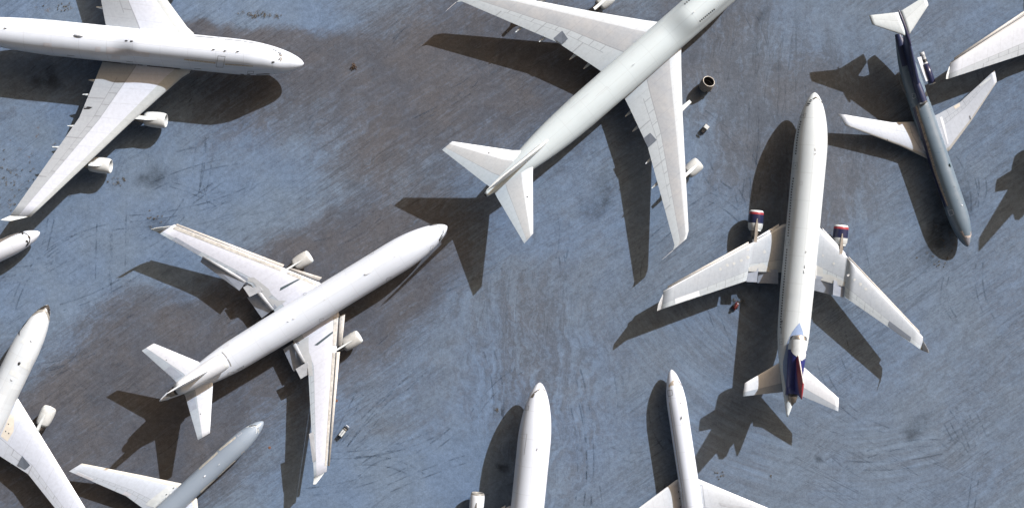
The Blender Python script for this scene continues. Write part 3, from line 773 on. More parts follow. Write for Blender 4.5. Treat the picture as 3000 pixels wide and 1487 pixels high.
C.stroke('slat_gap', [(993, 927), (986, 1012)], 1.8, M['dark'], parent=CR, off=.05); C.stroke('slat_gap', [(984, 1032), (959, 1363)], 1.8, M['dark'], parent=CR, off=.05)
def flap(p, q, zf, zr_, mat, parent, name='flap'):
    (a, b, c_, d_) = q
    a = (a[0]+(a[0]-d_[0])*.3, a[1]+(a[1]-d_[1])*.3); b = (b[0]+(b[0]-c_[0])*.3, b[1]+(b[1]-c_[1])*.3); zf -= .25
    return p.qplate(name, [(*a, zf), (*b, zf), (*c_, zr_), (*d_, zr_)], mat, .16, parent)
flap(C, [(595, 749), (721, 824), (701, 851), (587, 767)], 5.2, 4.2, M['flapblue'], CL)
C.rolled('flap_vane', C.P(597, 747, 5.45), C.P(722, 822, 4.75), C.P(592, 755, 5.3), C.P(717, 830, 4.6), M['flapgrey'], parent=CL)
flap(C, [(740, 827), (761, 855), (731, 869), (712, 841)], 4.75, 4.1, M['flapgrey'], CL, 'inboard_aileron')
flap(C, [(761, 855), (801, 906), (767, 931), (724, 871)], 3.9, 2.5, M['flapblue'], CL)
C.rolled('flap_vane', C.P(763, 853, 4.35), C.P(803, 905, 3.55), C.P(752, 861, 4.05), C.P(794, 911, 3.3), M['flapgrey'], parent=CL, bulge=.18)
C.decal('aileron', [[(515, 694.5), (590, 738), (580, 747), (503, 701)]], M['flapblue'], CL, off=.03)
C.qplate('aileron', [(905, 1270, 5.9), (919, 1263, 6.05), (927, 1347, 6.3), (916, 1353, 6.1)], M['flapgrey'], .06, parent=CR)
flap(C, [(892, 1064), (906, 1094), (881, 1109), (866, 1080)], 4.75, 4.1, M['flapgrey'], CR, 'inboard_aileron')
flap(C, [(862, 1002), (892, 1059), (861, 1089), (829, 1022)], 3.9, 2.5, M['flapblue'], CR)
C.rolled('flap_vane', C.P(865, 1000, 3.7), C.P(894, 1058, 4.35), C.P(853, 1006, 3.4), C.P(884, 1064, 4.05), M['flapgrey'], parent=CR, bulge=.18)
C.decal('walkway_mark', [[(872, 817), (881, 817), (822, 850), (819, 851), (822, 842)]], plain('walkway_dark', (.06, .085, .10), .5), CL, off=.03)
C.decal('walkway_mark', [[(975, 969), (975, 976), (930, 1011), (921, 1010)]], plain('walkway_dark', (.06, .085, .10), .5), CR, off=.03)
grp = plain('wing_grey_panel', (.37, .40, .43), .45, var=.08)
C.decal('wing_root_panel', [[(722, 812), (745, 812), (788, 846), (795, 862), (786, 871), (815, 880), (840, 879), (806, 903), (762, 852), (741, 826), (722, 822)]], grp, CL, off=.03)
C.decal('wing_root_panel', [[(905, 985), (904, 1002), (905, 1030), (912, 1045), (917, 1100), (906, 1100), (894, 1064), (864, 1003)]], grp, CR, off=.03)
for fx, fy, tx, ty, fy0 in ((909, 749, 833, 791, 1), (1054, 983, 983, 1026, -1)):
    c = C.P(fx, fy, 2.7); q = C.P(tx, ty, 4.5)
    C.engine(c, 3.6, 1.36, [plain('nacelle_grey', (.36, .375, .375), .42, var=.15), M['offwhite']], (Vector((c.x-1.5, c.y, c.z+1.45)), Vector((q.x, c.y, q.z+.1)), .32), M['offwhite'], 1.35)
stC = wing_mat('trijet_stab', (.66, .68, .71), (.78, .79, .82), (.46, .51, .56), .16, .62, .05, spoil=False)
sl = [(C.P(582, 1059, 7.2), C.P(512, 1113, 7.2), .10), (C.P(451, 1005, 8.6), C.P(415, 1026, 8.6), .08)]
sr = [(C.P(624, 1124, 7.2), C.P(543, 1160, 7.2), .10), (C.P(615, 1267, 8.6), C.P(580, 1288, 8.6), .08)]
CS = C.surf('horizontal_stabilizer', C.inner(sl, .4), stC); CS2 = C.surf('horizontal_stabilizer', C.inner(sr, .4), stC)
C.decal('elevator', [[(500, 1070), (536, 1100), (514, 1110), (479, 1086)]], M['flapblue'], CS, off=.03)
C.decal('elevator', [[(540, 1163), (568, 1148), (577, 1195), (553, 1206)]], M['flapblue'], CS2, off=.03)
for q in ([(486.5, 1052), (489, 1053), (488, 1055), (485.5, 1054)], [(586, 1210), (588.5, 1210), (588.5, 1213), (586, 1213)]): C.decal('vent', [q], M['dark'])
for q in ([(1257, 659.6), (1281, 659.2), (1281, 661), (1257, 661.6)], [(1283, 660.5), (1295, 667), (1294, 668.5), (1283, 662)], [(1297, 669), (1299, 669), (1299, 683), (1296.5, 683)], [(1295, 684), (1297, 685.5), (1287, 705), (1284.5, 703)], [(1296, 691), (1297.5, 692), (1287, 708.5), (1285, 707)], [(1275, 656), (1280, 655.5), (1280, 657), (1275, 657.3)]):
    C.decal('cockpit_window', [q], M['glass'], C.fus)
for q in ([(1262, 721), (1270, 718), (1266, 731), (1259, 736)], [(1133, 814), (1146, 810), (1144, 818), (1132, 824)], [(1085, 739), (1098, 733), (1094, 742), (1083, 746)], [(668, 1091), (685, 1087), (683, 1096), (667, 1102)], [(936, 934), (948, 931), (947, 940), (935, 944)], [(890, 858), (898, 855), (897, 862), (889, 865)]):
    C.door(q, .8)
C.text('N276UP', (695, 1085), (.875, -.48), (-.48, -.875), 5.0, M['textdark'])
C.text('N276UP', (671, 1006), (-.85, .52), (.5, .86), 4.4, M['textlight'])
C.stroke('intake_gap', [(650.5, 1031), (658, 1038), (665, 1047.5)], 2.2, M['greyband'], parent=C.tail_engine, off=.04); C.stroke('intake_gap', [(667.5, 1051.5), (673, 1061), (677, 1071)], 2.6, M['greyband'], parent=C.tail_engine, off=.04)
C.dome(1077, 799, 1.7, .55, .2, M['white'])
for x, y in ((953, 876), (1158, 750)): C.blade(x, y, .3, .1)
for x, y in ((845, 940), (861, 932)): C.dome(x, y, .8, .35, .12, M['white'])
C.stroke('panel_seam', [(900, 910), (1230, 712)], .8, M['offwhite'], parent=C.fus)

# ------------------------------------------------------------------ D: white three-engined jet with the blue tail, right of centre
D = Plane('three_engined_jet', 'white three-engined jet with a light blue and navy tail and red-banded engines', (2387, 271), (2307, 1220), 4.5, 7.4)
fD = fus_mat('trijet_creamwhite', (.48, .505, .51), D.L, .25, (.34, .36, .37), .2)
nacD = M['offwhite']
def fin_mat():
    m, nt, b = newmat('navy_red_fin', .32, .5)
    sp = nt.nodes.new('ShaderNodeSeparateXYZ'); nt.links.new(coord(nt, 'UV'), sp.inputs[0]); u, v = sp.outputs[0], sp.outputs[1]
    n = nm(nt, 'MULTIPLY', nm(nt, 'SUBTRACT', noise(nt, coord(nt), .8, 4), .5), .06)
    f = nm(nt, 'GREATER_THAN', nm(nt, 'SUBTRACT', v, nm(nt, 'MULTIPLY', u, .75)), nm(nt, 'ADD', n, .06))
    c = mixc(nt, f, (.019, .024, .125), (.20, .022, .032))
    c = mixc(nt, nm(nt, 'LESS_THAN', u, .03), c, (.5, .5, .5))
    nt.links.new(c, b.inputs['Base Color']); return m
trijet(D, fD, tailmats(nacD, M['metal'], M['royal'], fin_mat()))
wmD = wing_mat('trijet_grey_wing', (.74, .75, .75), (.44, .475, .51), (.53, .57, .585), .06, .74, .22, lw=.01)
z2 = 5.6
dL = [(D.P(2292.5, 657, z0), D.P(2280, 797, z0), .12), (D.P(2202, 711, z1-.05), D.P(2192, 795, z1-.05), .10), (D.P(2197, 713, z1), D.P(2187, 822, z1), .10), (D.P(1944, 851, z2), D.P(1937, 905, z2), .08)]
dR = [(D.P(2400.5, 665, z0), D.P(2387, 816, z0), .12), (D.P(2486, 756, z1-.05), D.P(2478, 841, z1-.05), .10), (D.P(2483.5, 754, z1), D.P(2473, 868, z1), .10), (D.P(2704, 986, z2), D.P(2700, 1025, z2), .08)]
def trijet_wings(p, L_, R_, wmat, eng, wl):
    out = []
    for sec in (L_, R_):
        o = p.surf('wing', p.inner(sec), wmat); out.append(o)
        winglet(p, sec[-1][0]+Vector((-.5, 0, 0)), sec[-1][1], wl, o, 1.55, .9)
        sg = 1 if sec[0][0].y > 0 else -1
        # slats along the leading edge, on both sides of the engine
        def lep(t):
            if t < .36: return sec[0][0].lerp(sec[2][0], t/.36)
            return sec[2][0].lerp(sec[3][0], (t-.36)/.64)
        for t0, t1, m_ in ((.04, .33, M['white']), (.37, .97, M['slat'])):
            a0, a1 = lep(t0), lep(t1)
            p.rolled('slat', a0+Vector((.5, 0, -.3)), a1+Vector((.42, 0, -.28)), a0+Vector((.02, 0, .06)), a1+Vector((.02, 0, .06)), m_, parent=o, bulge=.12)
    return out
D_W = trijet_wings(D, dL, dR, wmD, None, M['greypaint'])
engD = [M['navy'], M['offwhite'], M['red'], M['nacwhite']]
bandD = [(0, .80, 1), (.02, .86, 1), (.09, .95, 2), (.2, .985, 0), (.4, 1.0, 0), (.62, 1.0, 3), (.85, .96, 3), (.9, .86, 3), (1.0, .74, 3)]
for fx, fy, tx, ty in ((2217, 616, 2212, 700), (2465, 659, 2467, 745)):
    c = D.P(fx, fy, 2.7); q = D.P(tx, ty, 4.3)
    D.engine(c, 3.9, 1.40, engD, (Vector((c.x-1.6, c.y, c.z+1.5)), Vector((q.x-.6, c.y, q.z+.2)), .55), M['metal'], 1.3, bandD)
for q, z_, w_, n_ in (([(2192, 794), (2221, 795), (2217, 826), (2187, 825)], (4.5, 4.0), 0, 'inboard_aileron'), ([(2223, 796), (2280, 799), (2280, 831), (2218, 828)], (4.0, 2.8), 0, 'flap'), ([(2387, 816), (2443, 830), (2440, 864), (2385, 850)], (4.0, 2.8), 1, 'flap'), ([(2442, 830), (2476, 841), (2472, 871), (2440, 864)], (4.5, 4.0), 1, 'inboard_aileron')):
    flap(D, q, z_[0], z_[1], M['flapblue'], D_W[w_], n_)
D.decal('aileron', [[(1977, 875), (2048, 850), (2050, 866), (1978, 890)]], M['white'], D_W[0], off=.03)
D.decal('aileron', [[(2605, 939), (2669, 987), (2667, 999), (2600, 956)]], M['alegrey'], D_W[1], off=.03)
pat = plain('wing_patch', (.385, .41, .42), .45, var=.08)
D.decal('wing_root_panel', [[(2192, 783), (2234, 770), (2256, 785), (2252, 795), (2193, 794)]], pat, D_W[0], off=.03)
D.decal('wing_root_panel', [[(2390, 775), (2410, 785), (2412, 802), (2436, 805), (2476, 826), (2474, 840), (2388, 815)]], pat, D_W[1], off=.03)
for x, y, r in ((2240, 737, 6), (2191, 754, 6), (2172, 763, 5), (2150, 771, 5), (2131, 776, 5), (2111, 788, 5), (2192, 731, 4), (2443, 771, 5), (2485, 806, 5), (2503, 819, 5), (2521, 832, 5), (2537, 846, 5), (2411, 748, 4)):
    D.decal('repaint_spot', [[(x+r*random.uniform(.6, 1.1)*math.cos(k*PI/4), y+r*random.uniform(.6, 1.1)*math.sin(k*PI/4)) for k in range(8)]], pat, D_W[0 if x < 2340 else 1], off=.03)
stD = wing_mat('trijet_stab_white', (.78, .79, .80), (.74, .75, .76), (.46, .50, .54), .1, .70, .05, spoil=False)
dS = []
for q in ([(D.P(2285, 1060, 6.0), D.P(2294, 1147, 6.0), .10), (D.P(2182, 1121, 6.7), D.P(2176, 1160, 6.7), .08)],
          [(D.P(2352, 1072, 6.0), D.P(2352, 1160, 6.0), .10), (D.P(2457, 1165, 6.7), D.P(2456, 1204, 6.7), .08)]):
    D.surf('horizontal_stabilizer', D.inner(q, .4), stD); dS.append(q)
def wx(pts, y):
    pts = sorted(pts, key=lambda t: t[1])
    for (x0, y0), (x1, y1) in zip(pts[:-1], pts[1:]):
        if y <= y1: return x0+(x1-x0)*(y-y0)/(y1-y0)
    return pts[-1][0]
rowD = [(2346, 357), (2340, 380), (2335.5, 410), (2332.5, 440), (2331.5, 450), (2324.5, 523), (2319, 563), (2309, 690), (2305.5, 731), (2293, 870), (2287.5, 940), (2287, 957)]
for y0, y1, n in ((357, 450, 13), (523, 690, 22), (731, 957, 30)):
    for i in range(n):
        y = y0+(y1-y0)*i/(n-1); D.window(wx(rowD, y), y, 2.1, 2.3, 0)
for q in ([(2350, 336), (2361, 332), (2359, 345), (2343, 345)], [(2324, 478), (2336, 476), (2335, 493), (2323, 496)], [(2302, 701), (2315, 701), (2315, 718), (2301, 719)], [(2283, 993), (2294, 992), (2294, 1007), (2284, 1009)]):
    D.door(q, .9)
for x, y in ((2354, 338), (2330.5, 485), (2310, 710), (2289, 1000)): D.window(x, y, 1.1, 1.4, 0)
for q in ([(2380, 290), (2390, 283), (2393, 287), (2383, 292.5)], [(2376, 291), (2381, 294), (2379.5, 295), (2372.6, 294.5)], [(2370, 295.7), (2378, 297), (2376, 299.2), (2368.2, 298)], [(2367, 301.3), (2375, 302.3), (2372.6, 306), (2364, 305)], [(2363, 307.6), (2371, 308.2), (2369.5, 310), (2361.5, 310)], [(2391.7, 283.8), (2404, 295.7), (2403, 296.6), (2392, 287)], [(2406, 297), (2409, 302.5), (2407.5, 302.5), (2404.5, 298)]):
    D.decal('cockpit_window', [q], M['glass'], D.fus)
lb = [(2342, 945), (2350, 964), (2355, 984), (2357, 1003), (2357, 1030), (2330, 1052), (2320, 1090), (2318, 1147), (2305, 1147), (2299, 1115), (2294, 1085), (2294, 1060), (2299, 1035), (2305, 1008), (2313, 988), (2322, 970), (2333, 955)]
D.decal('tail_swoosh', [lb], M['lightblue'], D.fus, off=.03, step=6, on=D.fus)
D.decal('flag', [[(2290, 937.5), (2293, 938), (2292.5, 943), (2289.5, 943)]], M['textdark'], D.fus); D.decal('flag', [[(2289, 944), (2292.5, 944), (2291.5, 951), (2288, 951)]], M['greypaint'], D.fus)
D.text('N811DE', (2288, 957), (-.06, 1), (1, .06), 4.0, M['textdark'])
for x, y in ((2362, 733), (2389, 446)): D.blade(x, y, .35, .16)
for x, y in ((2358, 780), (2356, 795), (2389, 437)): D.dome(x, y, .8, .32, .14, M['offwhite'])
D.stroke('hatch', [(2343, 532), (2351, 532), (2351, 541), (2343, 541)], .9, M['flapgrey'], closed=True, parent=D.fus)
D.decal('engine_vee', [[(2316, 1010), (2374, 1010), (2372, 1034), (2366, 1043), (2349, 1056), (2324, 1036), (2318, 1028)]], nacD, D.tail_engine, off=.03, step=4, on=D.tail_engine)

for w_, l in ((0, [(2206, 694), (1948, 849)]), (1, [(2476, 744), (2695, 969)])): D.stroke('slat_gap', l, 1.5, M['dark'], parent=D_W[w_], off=.06)
# ------------------------------------------------------------------ J: white wide jet, bottom centre (same kind as D)
J = Plane('three_engined_jet', 'plain white wide jet entering at the bottom centre, white engine on its left', (1582, 1119.5), (1582-95, 1119.5+950), 4.5, 7.4)
fJ = fus_mat('trijet_bright_white', (.55, .57, .615), J.L, .22, (.38, .4, .44), .2)
trijet(J, fJ, tailmats(M['white'], M['metal'], M['white'], M['white']))
kx = J.xn-D.xn+1.3
jL = [(a+Vector((kx, 0, 0)), b+Vector((kx, 0, 0)), t) for a, b, t in dL]
J_W = trijet_wings(J, jL, mir(jL), wing_mat('trijet_pale_wing', (.74, .75, .76), (.55, .58, .62), (.55, .58, .6), .06, .74, .1), None, M['white'])
for sg in (1,):
    c = J.P(1400, 1442, 2.7); c = Vector((c.x, sg*abs(c.y), c.z))
    J.engine(c, 4.4, 1.38, [M['white'], M['greyband']], (Vector((c.x-1.6, c.y, c.z+1.5)), Vector((c.x-5.4, c.y, 4.5)), .4), M['greyband'], 1.3)
sJ = [(a+Vector((J.xn-D.xn+1.3, 0, 0)), b+Vector((J.xn-D.xn+1.3, 0, 0)), t) for a, b, t in dS[0]]
J.surf('horizontal_stabilizer', J.inner(sJ, .4), stD); J.surf('horizontal_stabilizer', J.inner(mir(sJ), .4), stD)
for q in ([(1586, 1136), (1588, 1139), (1576, 1144), (1574, 1141)], [(1573, 1142), (1575, 1145), (1567, 1151), (1564, 1149)], [(1563, 1150), (1567, 1153), (1562, 1164), (1554, 1163)], [(1589, 1136.5), (1590, 1135), (1601, 1147), (1600, 1149)], [(1601, 1150), (1603, 1150), (1609.5, 1165), (1608, 1167)]):
    J.decal('cockpit_window', [q], M['brownmetal'], J.fus)
J.door([(1541, 1187), (1550, 1188), (1549, 1199), (1537, 1200)], 1.0)
J.stroke('cargo_door', [(1516, 1270), (1544, 1270)], .8, M['flapgrey'], parent=J.fus); J.stroke('cargo_door', [(1544, 1270), (1536, 1330)], 1.6, M['flapgrey'], parent=J.fus)
for x, y in ((1575, 1308), (1579, 1273), (1577, 1290)): J.blade(x, y, .5 if y > 1300 else .25, .28 if y > 1300 else .1)

# ------------------------------------------------------------------ F: jet whose wing reaches in at the upper right (same kind as D)
fa = gp(2387, 271, 4.5); FR = 0.0
tS = D.mw @ dS[0][1][0]                                  # the stab tip of D; F is D turned about it and moved
off = Vector((868/G, 700/G, 0))
F = Plane('three_engined_jet', 'silver-white slatted wing reaching in from the right edge, upper right corner', (2387, 271), (2307, 1220), 4.5, 7.4)
R_ = Matrix.Rotation(FR, 4, 'Z')
org = (tS+off)+R_ @ (D.root.location-tS); org.z = 0
F.root.location = org; F.root.rotation_euler.z = F.rz+FR; F.rz += FR
F.mw = Matrix.Translation(org) @ Matrix.Rotation(F.rz, 4, 'Z'); F.inv = F.mw.inverted()
trijet(F, fus_mat('trijet_silver', (.55, .56, .58), F.L, .06), tailmats(M['white'], M['metal'], M['white'], M['white']))
fL = [(F.P(3142, -50, z0), F.P(3130, 122, z0), .12), (F.P(3052, 5, z1-.05), F.P(3046, 142, z1-.05), .10), (F.P(3044, 11, z1), F.P(3038, 147, z1), .10), (F.P(2783, 184, z2), F.P(2778, 231, z2), .08)]
F_W = trijet_wings(F, fL, dR, wing_mat('trijet_silver_wing', (.54, .53, .51), (.63, .65, .69), (.52, .55, .57), .10, .72, .16), None, M['offwhite'])
F.stroke('slat_gap', [(2788, 182), (2900, 109), (3000, 46)], 1.6, M['dark'], parent=F_W[0], off=.06)
for q in dS: F.surf('horizontal_stabilizer', F.inner(q, .4), stD)
for fx, fy, tx, ty in ((2217, 616, 2212, 700), (2465, 659, 2467, 745)):
    c = D.P(fx, fy, 2.7); q = D.P(tx, ty, 4.3)
    F.engine(c, 3.9, 1.40, [M['white'], M['offwhite']], (Vector((c.x-1.6, c.y, c.z+1.5)), Vector((q.x-.6, c.y, q.z+.2)), .55), M['offwhite'], 1.3)

# ------------------------------------------------------------------ narrow three-engined jets: E (navy, right) and I (grey, bottom left)
def tail727(p, finm, duct, bullet, stab, podm):
    L = p.L
    p.surf('fin', [(p.st(L-13.4, 0, 4.75), p.st(L-2.4, 0, 4.75), .13), (p.st(L-10.2, 0, 6.0), p.st(L-1.6, 0, 6.0), .13), (p.st(L-2.6, 0, 8.9), p.st(L+2.4, 0, 8.9), .12)], finm, 'y', camber=0)
    # centre intake and its duct
    prof = [(1.2, .55, 1), (0, .62, 2), (.02, .74, 2), (.3, .80, 0), (2.5, .80, 0), (6.0, .62, 0), (9.0, .35, 0), (10.5, .05, 0)]
    p.reg(p.lathe('centre_intake', p.st(L-13.9, 0, 5.25), prof, [duct, M['fan'], M['metal']], p.root))
    v = []; f = []; n = 8
    for i in range(n+1):
        t = i/n; x = L-2.6+(t*7.0)-.6; r = .42*math.sin(PI*min(1, .05+t*.93))**.7
        for j in range(10):
            a = 2*PI*j/10; v.append(p.st(x, r*math.cos(a), 9.0+r*.9*math.sin(a)))
    for i in range(n):
        for j in range(10): f.append((10*i+j, 10*i+(j+1) % 10, 10*i+10+(j+1) % 10, 10*i+10+j))
    p.reg(mesh('tail_bullet', v, f, bullet, p.root))
    for sg in (1, -1):
        p.surf('horizontal_stabilizer', [(p.st(L-1.3, sg*.2, 9.0), p.st(L+3.4, sg*.2, 9.0), .10), (p.st(L+2.8, sg*5.45, 9.0), p.st(L+4.6, sg*5.45, 9.0), .09)], stab)
        if podm and (sg == -1 or podm == 'both'):
            pass
    for y in (-2.6, 2.6): p.gear('main_landing_gear', p.st(L*.59).x, y, 2.2, 2, .6)
    p.gear('nose_landing_gear', p.st(5.2).x, 0, 1.9, 2, .4)

TN = [(14, 1.88, 1.2, 4.96), (9.5, 1.86, 1.55, 4.96), (6, 1.6, 2.2, 4.96), (3, 1.15, 2.9, 4.9), (0, .55, 3.7, 4.75)]
E = Plane('navy_airliner', 'blue-grey narrow jet with a dark navy tee tail, nose pointing down at the right', (2836, 722), (2617, 62), 2.7, 4.2, L=42.0, dz=-.55)
E.fuselage(*body(1.92, 3.08, 2.55, 7.2, TN, E.L), fus_mat('bluegrey', (.105, .138, .168), E.L, .20, (.16, .2, .24), .08, .32))
wmE = wing_mat('narrow_wing', (.46, .44, .40), (.53, .56, .61), (.50, .53, .57), .10, .66, .06, vdiv=16)
e0, e1, e2 = 2.1, 2.6, 3.5
eR = [(E.P(2727, 470, e0), E.P(2683, 356, e0), .12), (E.P(2640, 429, e1), E.P(2615, 359, e1), .11), (E.P(2476, 367, e2), E.P(2456, 333, e2), .09)]
eL = [(E.P(2782, 441, e0), E.P(2745, 336, e0), .12), (E.P(2846, 354, e1), E.P(2813, 299, e1), .11), (E.P(2920, 241, e2), E.P(2914, 206, e2), .09)]
ER = E.surf('wing', E.inner(eR, 1.2), wmE); EL = E.surf('wing', E.inner(eL, 1.2), wmE)
stE = wing_mat('narrow_stab', (.52, .54, .53), (.58, .62, .62), (.54, .58, .58), .06, .62, .05, spoil=False)
tail727(E, M['navydark'], M['navydark'], M['navy'], stE, None)
# side pod, with the bare nozzle behind it; only a pylon stub is left on the other side
c = E.P(2732, 247, 3.8)
pod = E.lathe('engine', c, [(.9, .5, 1), (0, .52, 2), (.02, .6, 2), (.2, .64, 0), (2.2, .66, 0), (4.0, .60, 0), (4.0, .5, 3), (4.3, .46, 1), (4.9, .46, 3), (5.6, .42, 3), (5.65, .47, 3), (6.3, .44, 3), (6.3, .36, 1), (5.5, .3, 1)], [M['navy'], M['fan'], M['offwhite'], M['greypaint']], E.root)
a = E.P(2716, 238, 4.0); b_ = E.P(2691, 168, 4.0)
E.plate('engine_pylon', [Vector((a.x, a.y+.45, 4.05)), Vector((a.x, a.y-.25, 4.05)), Vector((b_.x, b_.y-.25, 4.05)), Vector((b_.x, b_.y+.6, 4.05))], M['white'], .35)
E.plate('engine_pylon', [E.st(E.L-11.2, -1.4, 3.5), E.st(E.L-11.0, -2.0, 3.5), E.st(E.L-9.0, -2.25, 3.5), E.st(E.L-7.6, -2.1, 3.5), E.st(E.L-6.5, -1.0, 3.5)], plain('pylon_greyblue', (.09, .11, .13), .5), .4)
E.decal('tail_paint', [[(2618, 86), (2668, 86), (2684, 185), (2643, 196)]], M['navydark'], E.fus, on=E.fus)
bel = plain('bare_belt', (.26, .22, .18), .6, var=.6, scale=3)
rt = [(2686, 307), (2695, 337), (2706, 370), (2713, 395), (2721, 420), (2732, 460), (2743, 500), (2760, 550), (2779, 602)]
lf = [(2682, 312), (2688, 338), (2699, 372), (2706, 397), (2714, 423), (2725, 463), (2736, 503), (2754, 552), (2775, 603)]
E.decal('window_belt', [[rt[i], rt[i+1], lf[i+1], lf[i]] for i in range(len(rt)-1)], bel, E.fus, off=.03, step=5)
ll = [(x-7, y+4) for x, y in lf]
E.decal('lower_navy_band', [[lf[i], lf[i+1], ll[i+1], ll[i]] for i in range(len(rt)-1)], M['navy'], E.fus, off=.03, step=4)
E.text('N7290U', (2688, 305), (.33, .94), (.94, -.33), 4.0, M['textlight'])
for q in ([(2476, 336.5), (2520, 342.5), (2522, 353), (2479, 347.5)], [(2600, 358.5), (2619, 360), (2622, 372), (2604, 371)]): E.decal('aileron_panel', [q], M['white'], ER, off=.03)
E.decal('aileron_panel', [[(2794, 312), (2811, 301.5), (2813, 311), (2799, 320)]], M['cream'], EL, off=.03); E.decal('aileron_panel', [[(2868, 251), (2902, 224), (2903, 231), (2871, 254)]], M['offwhite'], EL, off=.03)
E.decal('wing_root_panel', [[(2666, 370), (2682, 369), (2710, 440), (2716, 446), (2698, 436)]], plain('root_panel', (.40, .42, .46), .5), ER, off=.03)
E.decal('wing_root_panel', [[(2753, 344), (2760, 341), (2766, 360), (2779, 420), (2776, 424)]], M['white'], EL, off=.03)
E.stroke('panel_seam', [(2666, 370), (2674, 398), (2698, 438)], 1.2, M['line'], parent=ER, off=.04)
for q in ([(2600, 406), (2602, 415), (2598, 415)], [(2840, 339), (2842, 339), (2844, 350), (2842, 350)]): E.decal('wing_fence', [q], M['dark'], off=.05)
nosep = plain('nose_patch', (.36, .32, .30), .6, var=.4, scale=4)
E.decal('nose_patch', [[(2812, 677), (2820, 676), (2825, 686), (2822, 690)], [(2818, 687), (2830, 690), (2836, 697), (2826, 694)], [(2830, 690), (2845, 688), (2842, 696), (2834, 696)], [(2844, 676), (2847, 676), (2845, 690), (2842, 690)]], nosep, E.fus, off=.03, step=4)
E.decal('radome', [[(2820, 694), (2832, 697), (2843, 696), (2840, 716), (2836, 721), (2830, 716)]], plain('radome_grey', (.19, .20, .23), .5), E.fus, off=.02, step=4)
E.stroke('door', [(2777, 617), (2790, 614), (2795, 627), (2783, 632)], 1.0, M['greypatch'], True, E.fus); E.window(2786.5, 624, 1.3, 1.3, .3)
E.stroke('door', [(2672, 274), (2681, 274), (2684, 285), (2675, 290)], 1.0, M['greypatch'], True, E.fus); E.window(2675, 283, 1.2, 1.5, .3)
E.blade(2785, 491, .7, .35, plain('antenna_teal', (.03, .10, .11), .5)); E.dome(2818, 601, .4, .3, .12, M['white']); E.blade(2797, 548, .2, .1)

I_ = Plane('grey_airliner', 'grey-blue narrow jet with a white wing entering from the bottom left, nose pointing up right', (771, 1234), (771-.734*680, 1234+.679*680), 2.7, 4.2, L=42.0)
I_.fuselage(*body(1.88, 3.08, 2.55, 7.2, TN, I_.L), fus_mat('greyblue', (.205, .24, .285), I_.L, .20, (.25, .3, .33), .08, .33))
wmI = wing_mat('narrow_wing_cream_edge', (.66, .62, .55), (.60, .64, .70), (.56, .60, .65), .13, .68, .05, vdiv=15)
iL = [(I_.P(533, 1415, e0), I_.P(432, 1497, e0), .12), (I_.P(418, 1391, e1), I_.P(370, 1452, e1), .11), (I_.P(240, 1356, e2), I_.P(202, 1379, e2), .09)]
iR = [(I_.P(578, 1462, e0),  Vector((iL[0][1].x, -iL[0][1].y, e0)), .12)]+mir(iL)[1:]
IL = I_.surf('wing', I_.inner(iL, 1.2), wmI); IR = I_.surf('wing', I_.inner(iR, 1.2), wmI)
tail727(I_, M['greypaint'], M['greypaint'], M['greypaint'], stE, None)
for sg in (1, -1):
    I_.lathe('engine', I_.st(I_.L-12.6, sg*2.9, 3.8), [(.9, .5, 1), (0, .52, 0), (.2, .64, 0), (4.2, .6, 0), (6.3, .45, 0), (6.3, .3, 1), (5.5, .3, 1)], [M['greypaint'], M['fan']], I_.root)
blt = plain('pale_belt', (.40, .40, .37), .55, var=.25, scale=2)
for q in ([(690, 1277), (691, 1283), (644, 1320), (640, 1316)], [(637, 1321), (638, 1328), (585, 1375), (582, 1371)], [(690, 1344), (691, 1348), (639, 1398), (637, 1394)], [(630, 1400), (632, 1404), (588, 1443), (586, 1438)]):
    I_.decal('window_belt', [q], blt, I_.fus, off=.03)
for q in ([(728, 1247), (742, 1243.5), (752, 1245), (752, 1247.5), (742, 1246.5), (731, 1249.5)], [(753, 1247), (755, 1248), (759.5, 1262), (758, 1265), (755, 1258)]): I_.decal('cockpit_window', [q], M['glass'], I_.fus)
for q in ([(722, 1252), (730, 1247)], [(733, 1248.5), (742, 1252)], [(741, 1246), (751, 1249)], [(752, 1247), (756, 1256), (759, 1264)], [(752, 1255), (750, 1268)], [(754, 1258), (757, 1267)]): I_.stroke('sealing_tape', q, 1.4, M['offwhite'], parent=I_.fus, off=.04)
I_.stroke('door', [(695, 1268), (701, 1263), (709, 1268), (697, 1277)], 1.0, M['greypatch'], True, I_.fus); I_.stroke('door', [(707, 1326), (716, 1319), (717, 1327), (708, 1334)], 1.0, M['beige'], True, I_.fus)
I_.decal('wing_root_panel', [[(494, 1421), (517, 1424), (492, 1455), (455, 1487), (426, 1477), (435, 1466)]], M['offwhite'], IL, off=.03)
for q in ([(506, 1428), (511, 1425.5), (510, 1429), (506, 1431)], [(485, 1447), (490, 1444.5), (489, 1448), (485, 1450)]): I_.decal('vent', [q], M['dark'], IL, off=.05)
I_.decal('aileron_panel', [[(228, 1381), (275, 1402), (270, 1410), (222, 1387)], [(367, 1437), (385, 1446), (378, 1453), (358, 1446)]], M['greypatch'], IL, off=.03)
I_.stroke('aileron_gap', [(228, 1381), (274, 1401)], 1.4, M['white'], parent=IL, off=.04)
I_.blade(644, 1357, .4, .2); I_.dome(599, 1394, .6, .25, .15, M['white'])

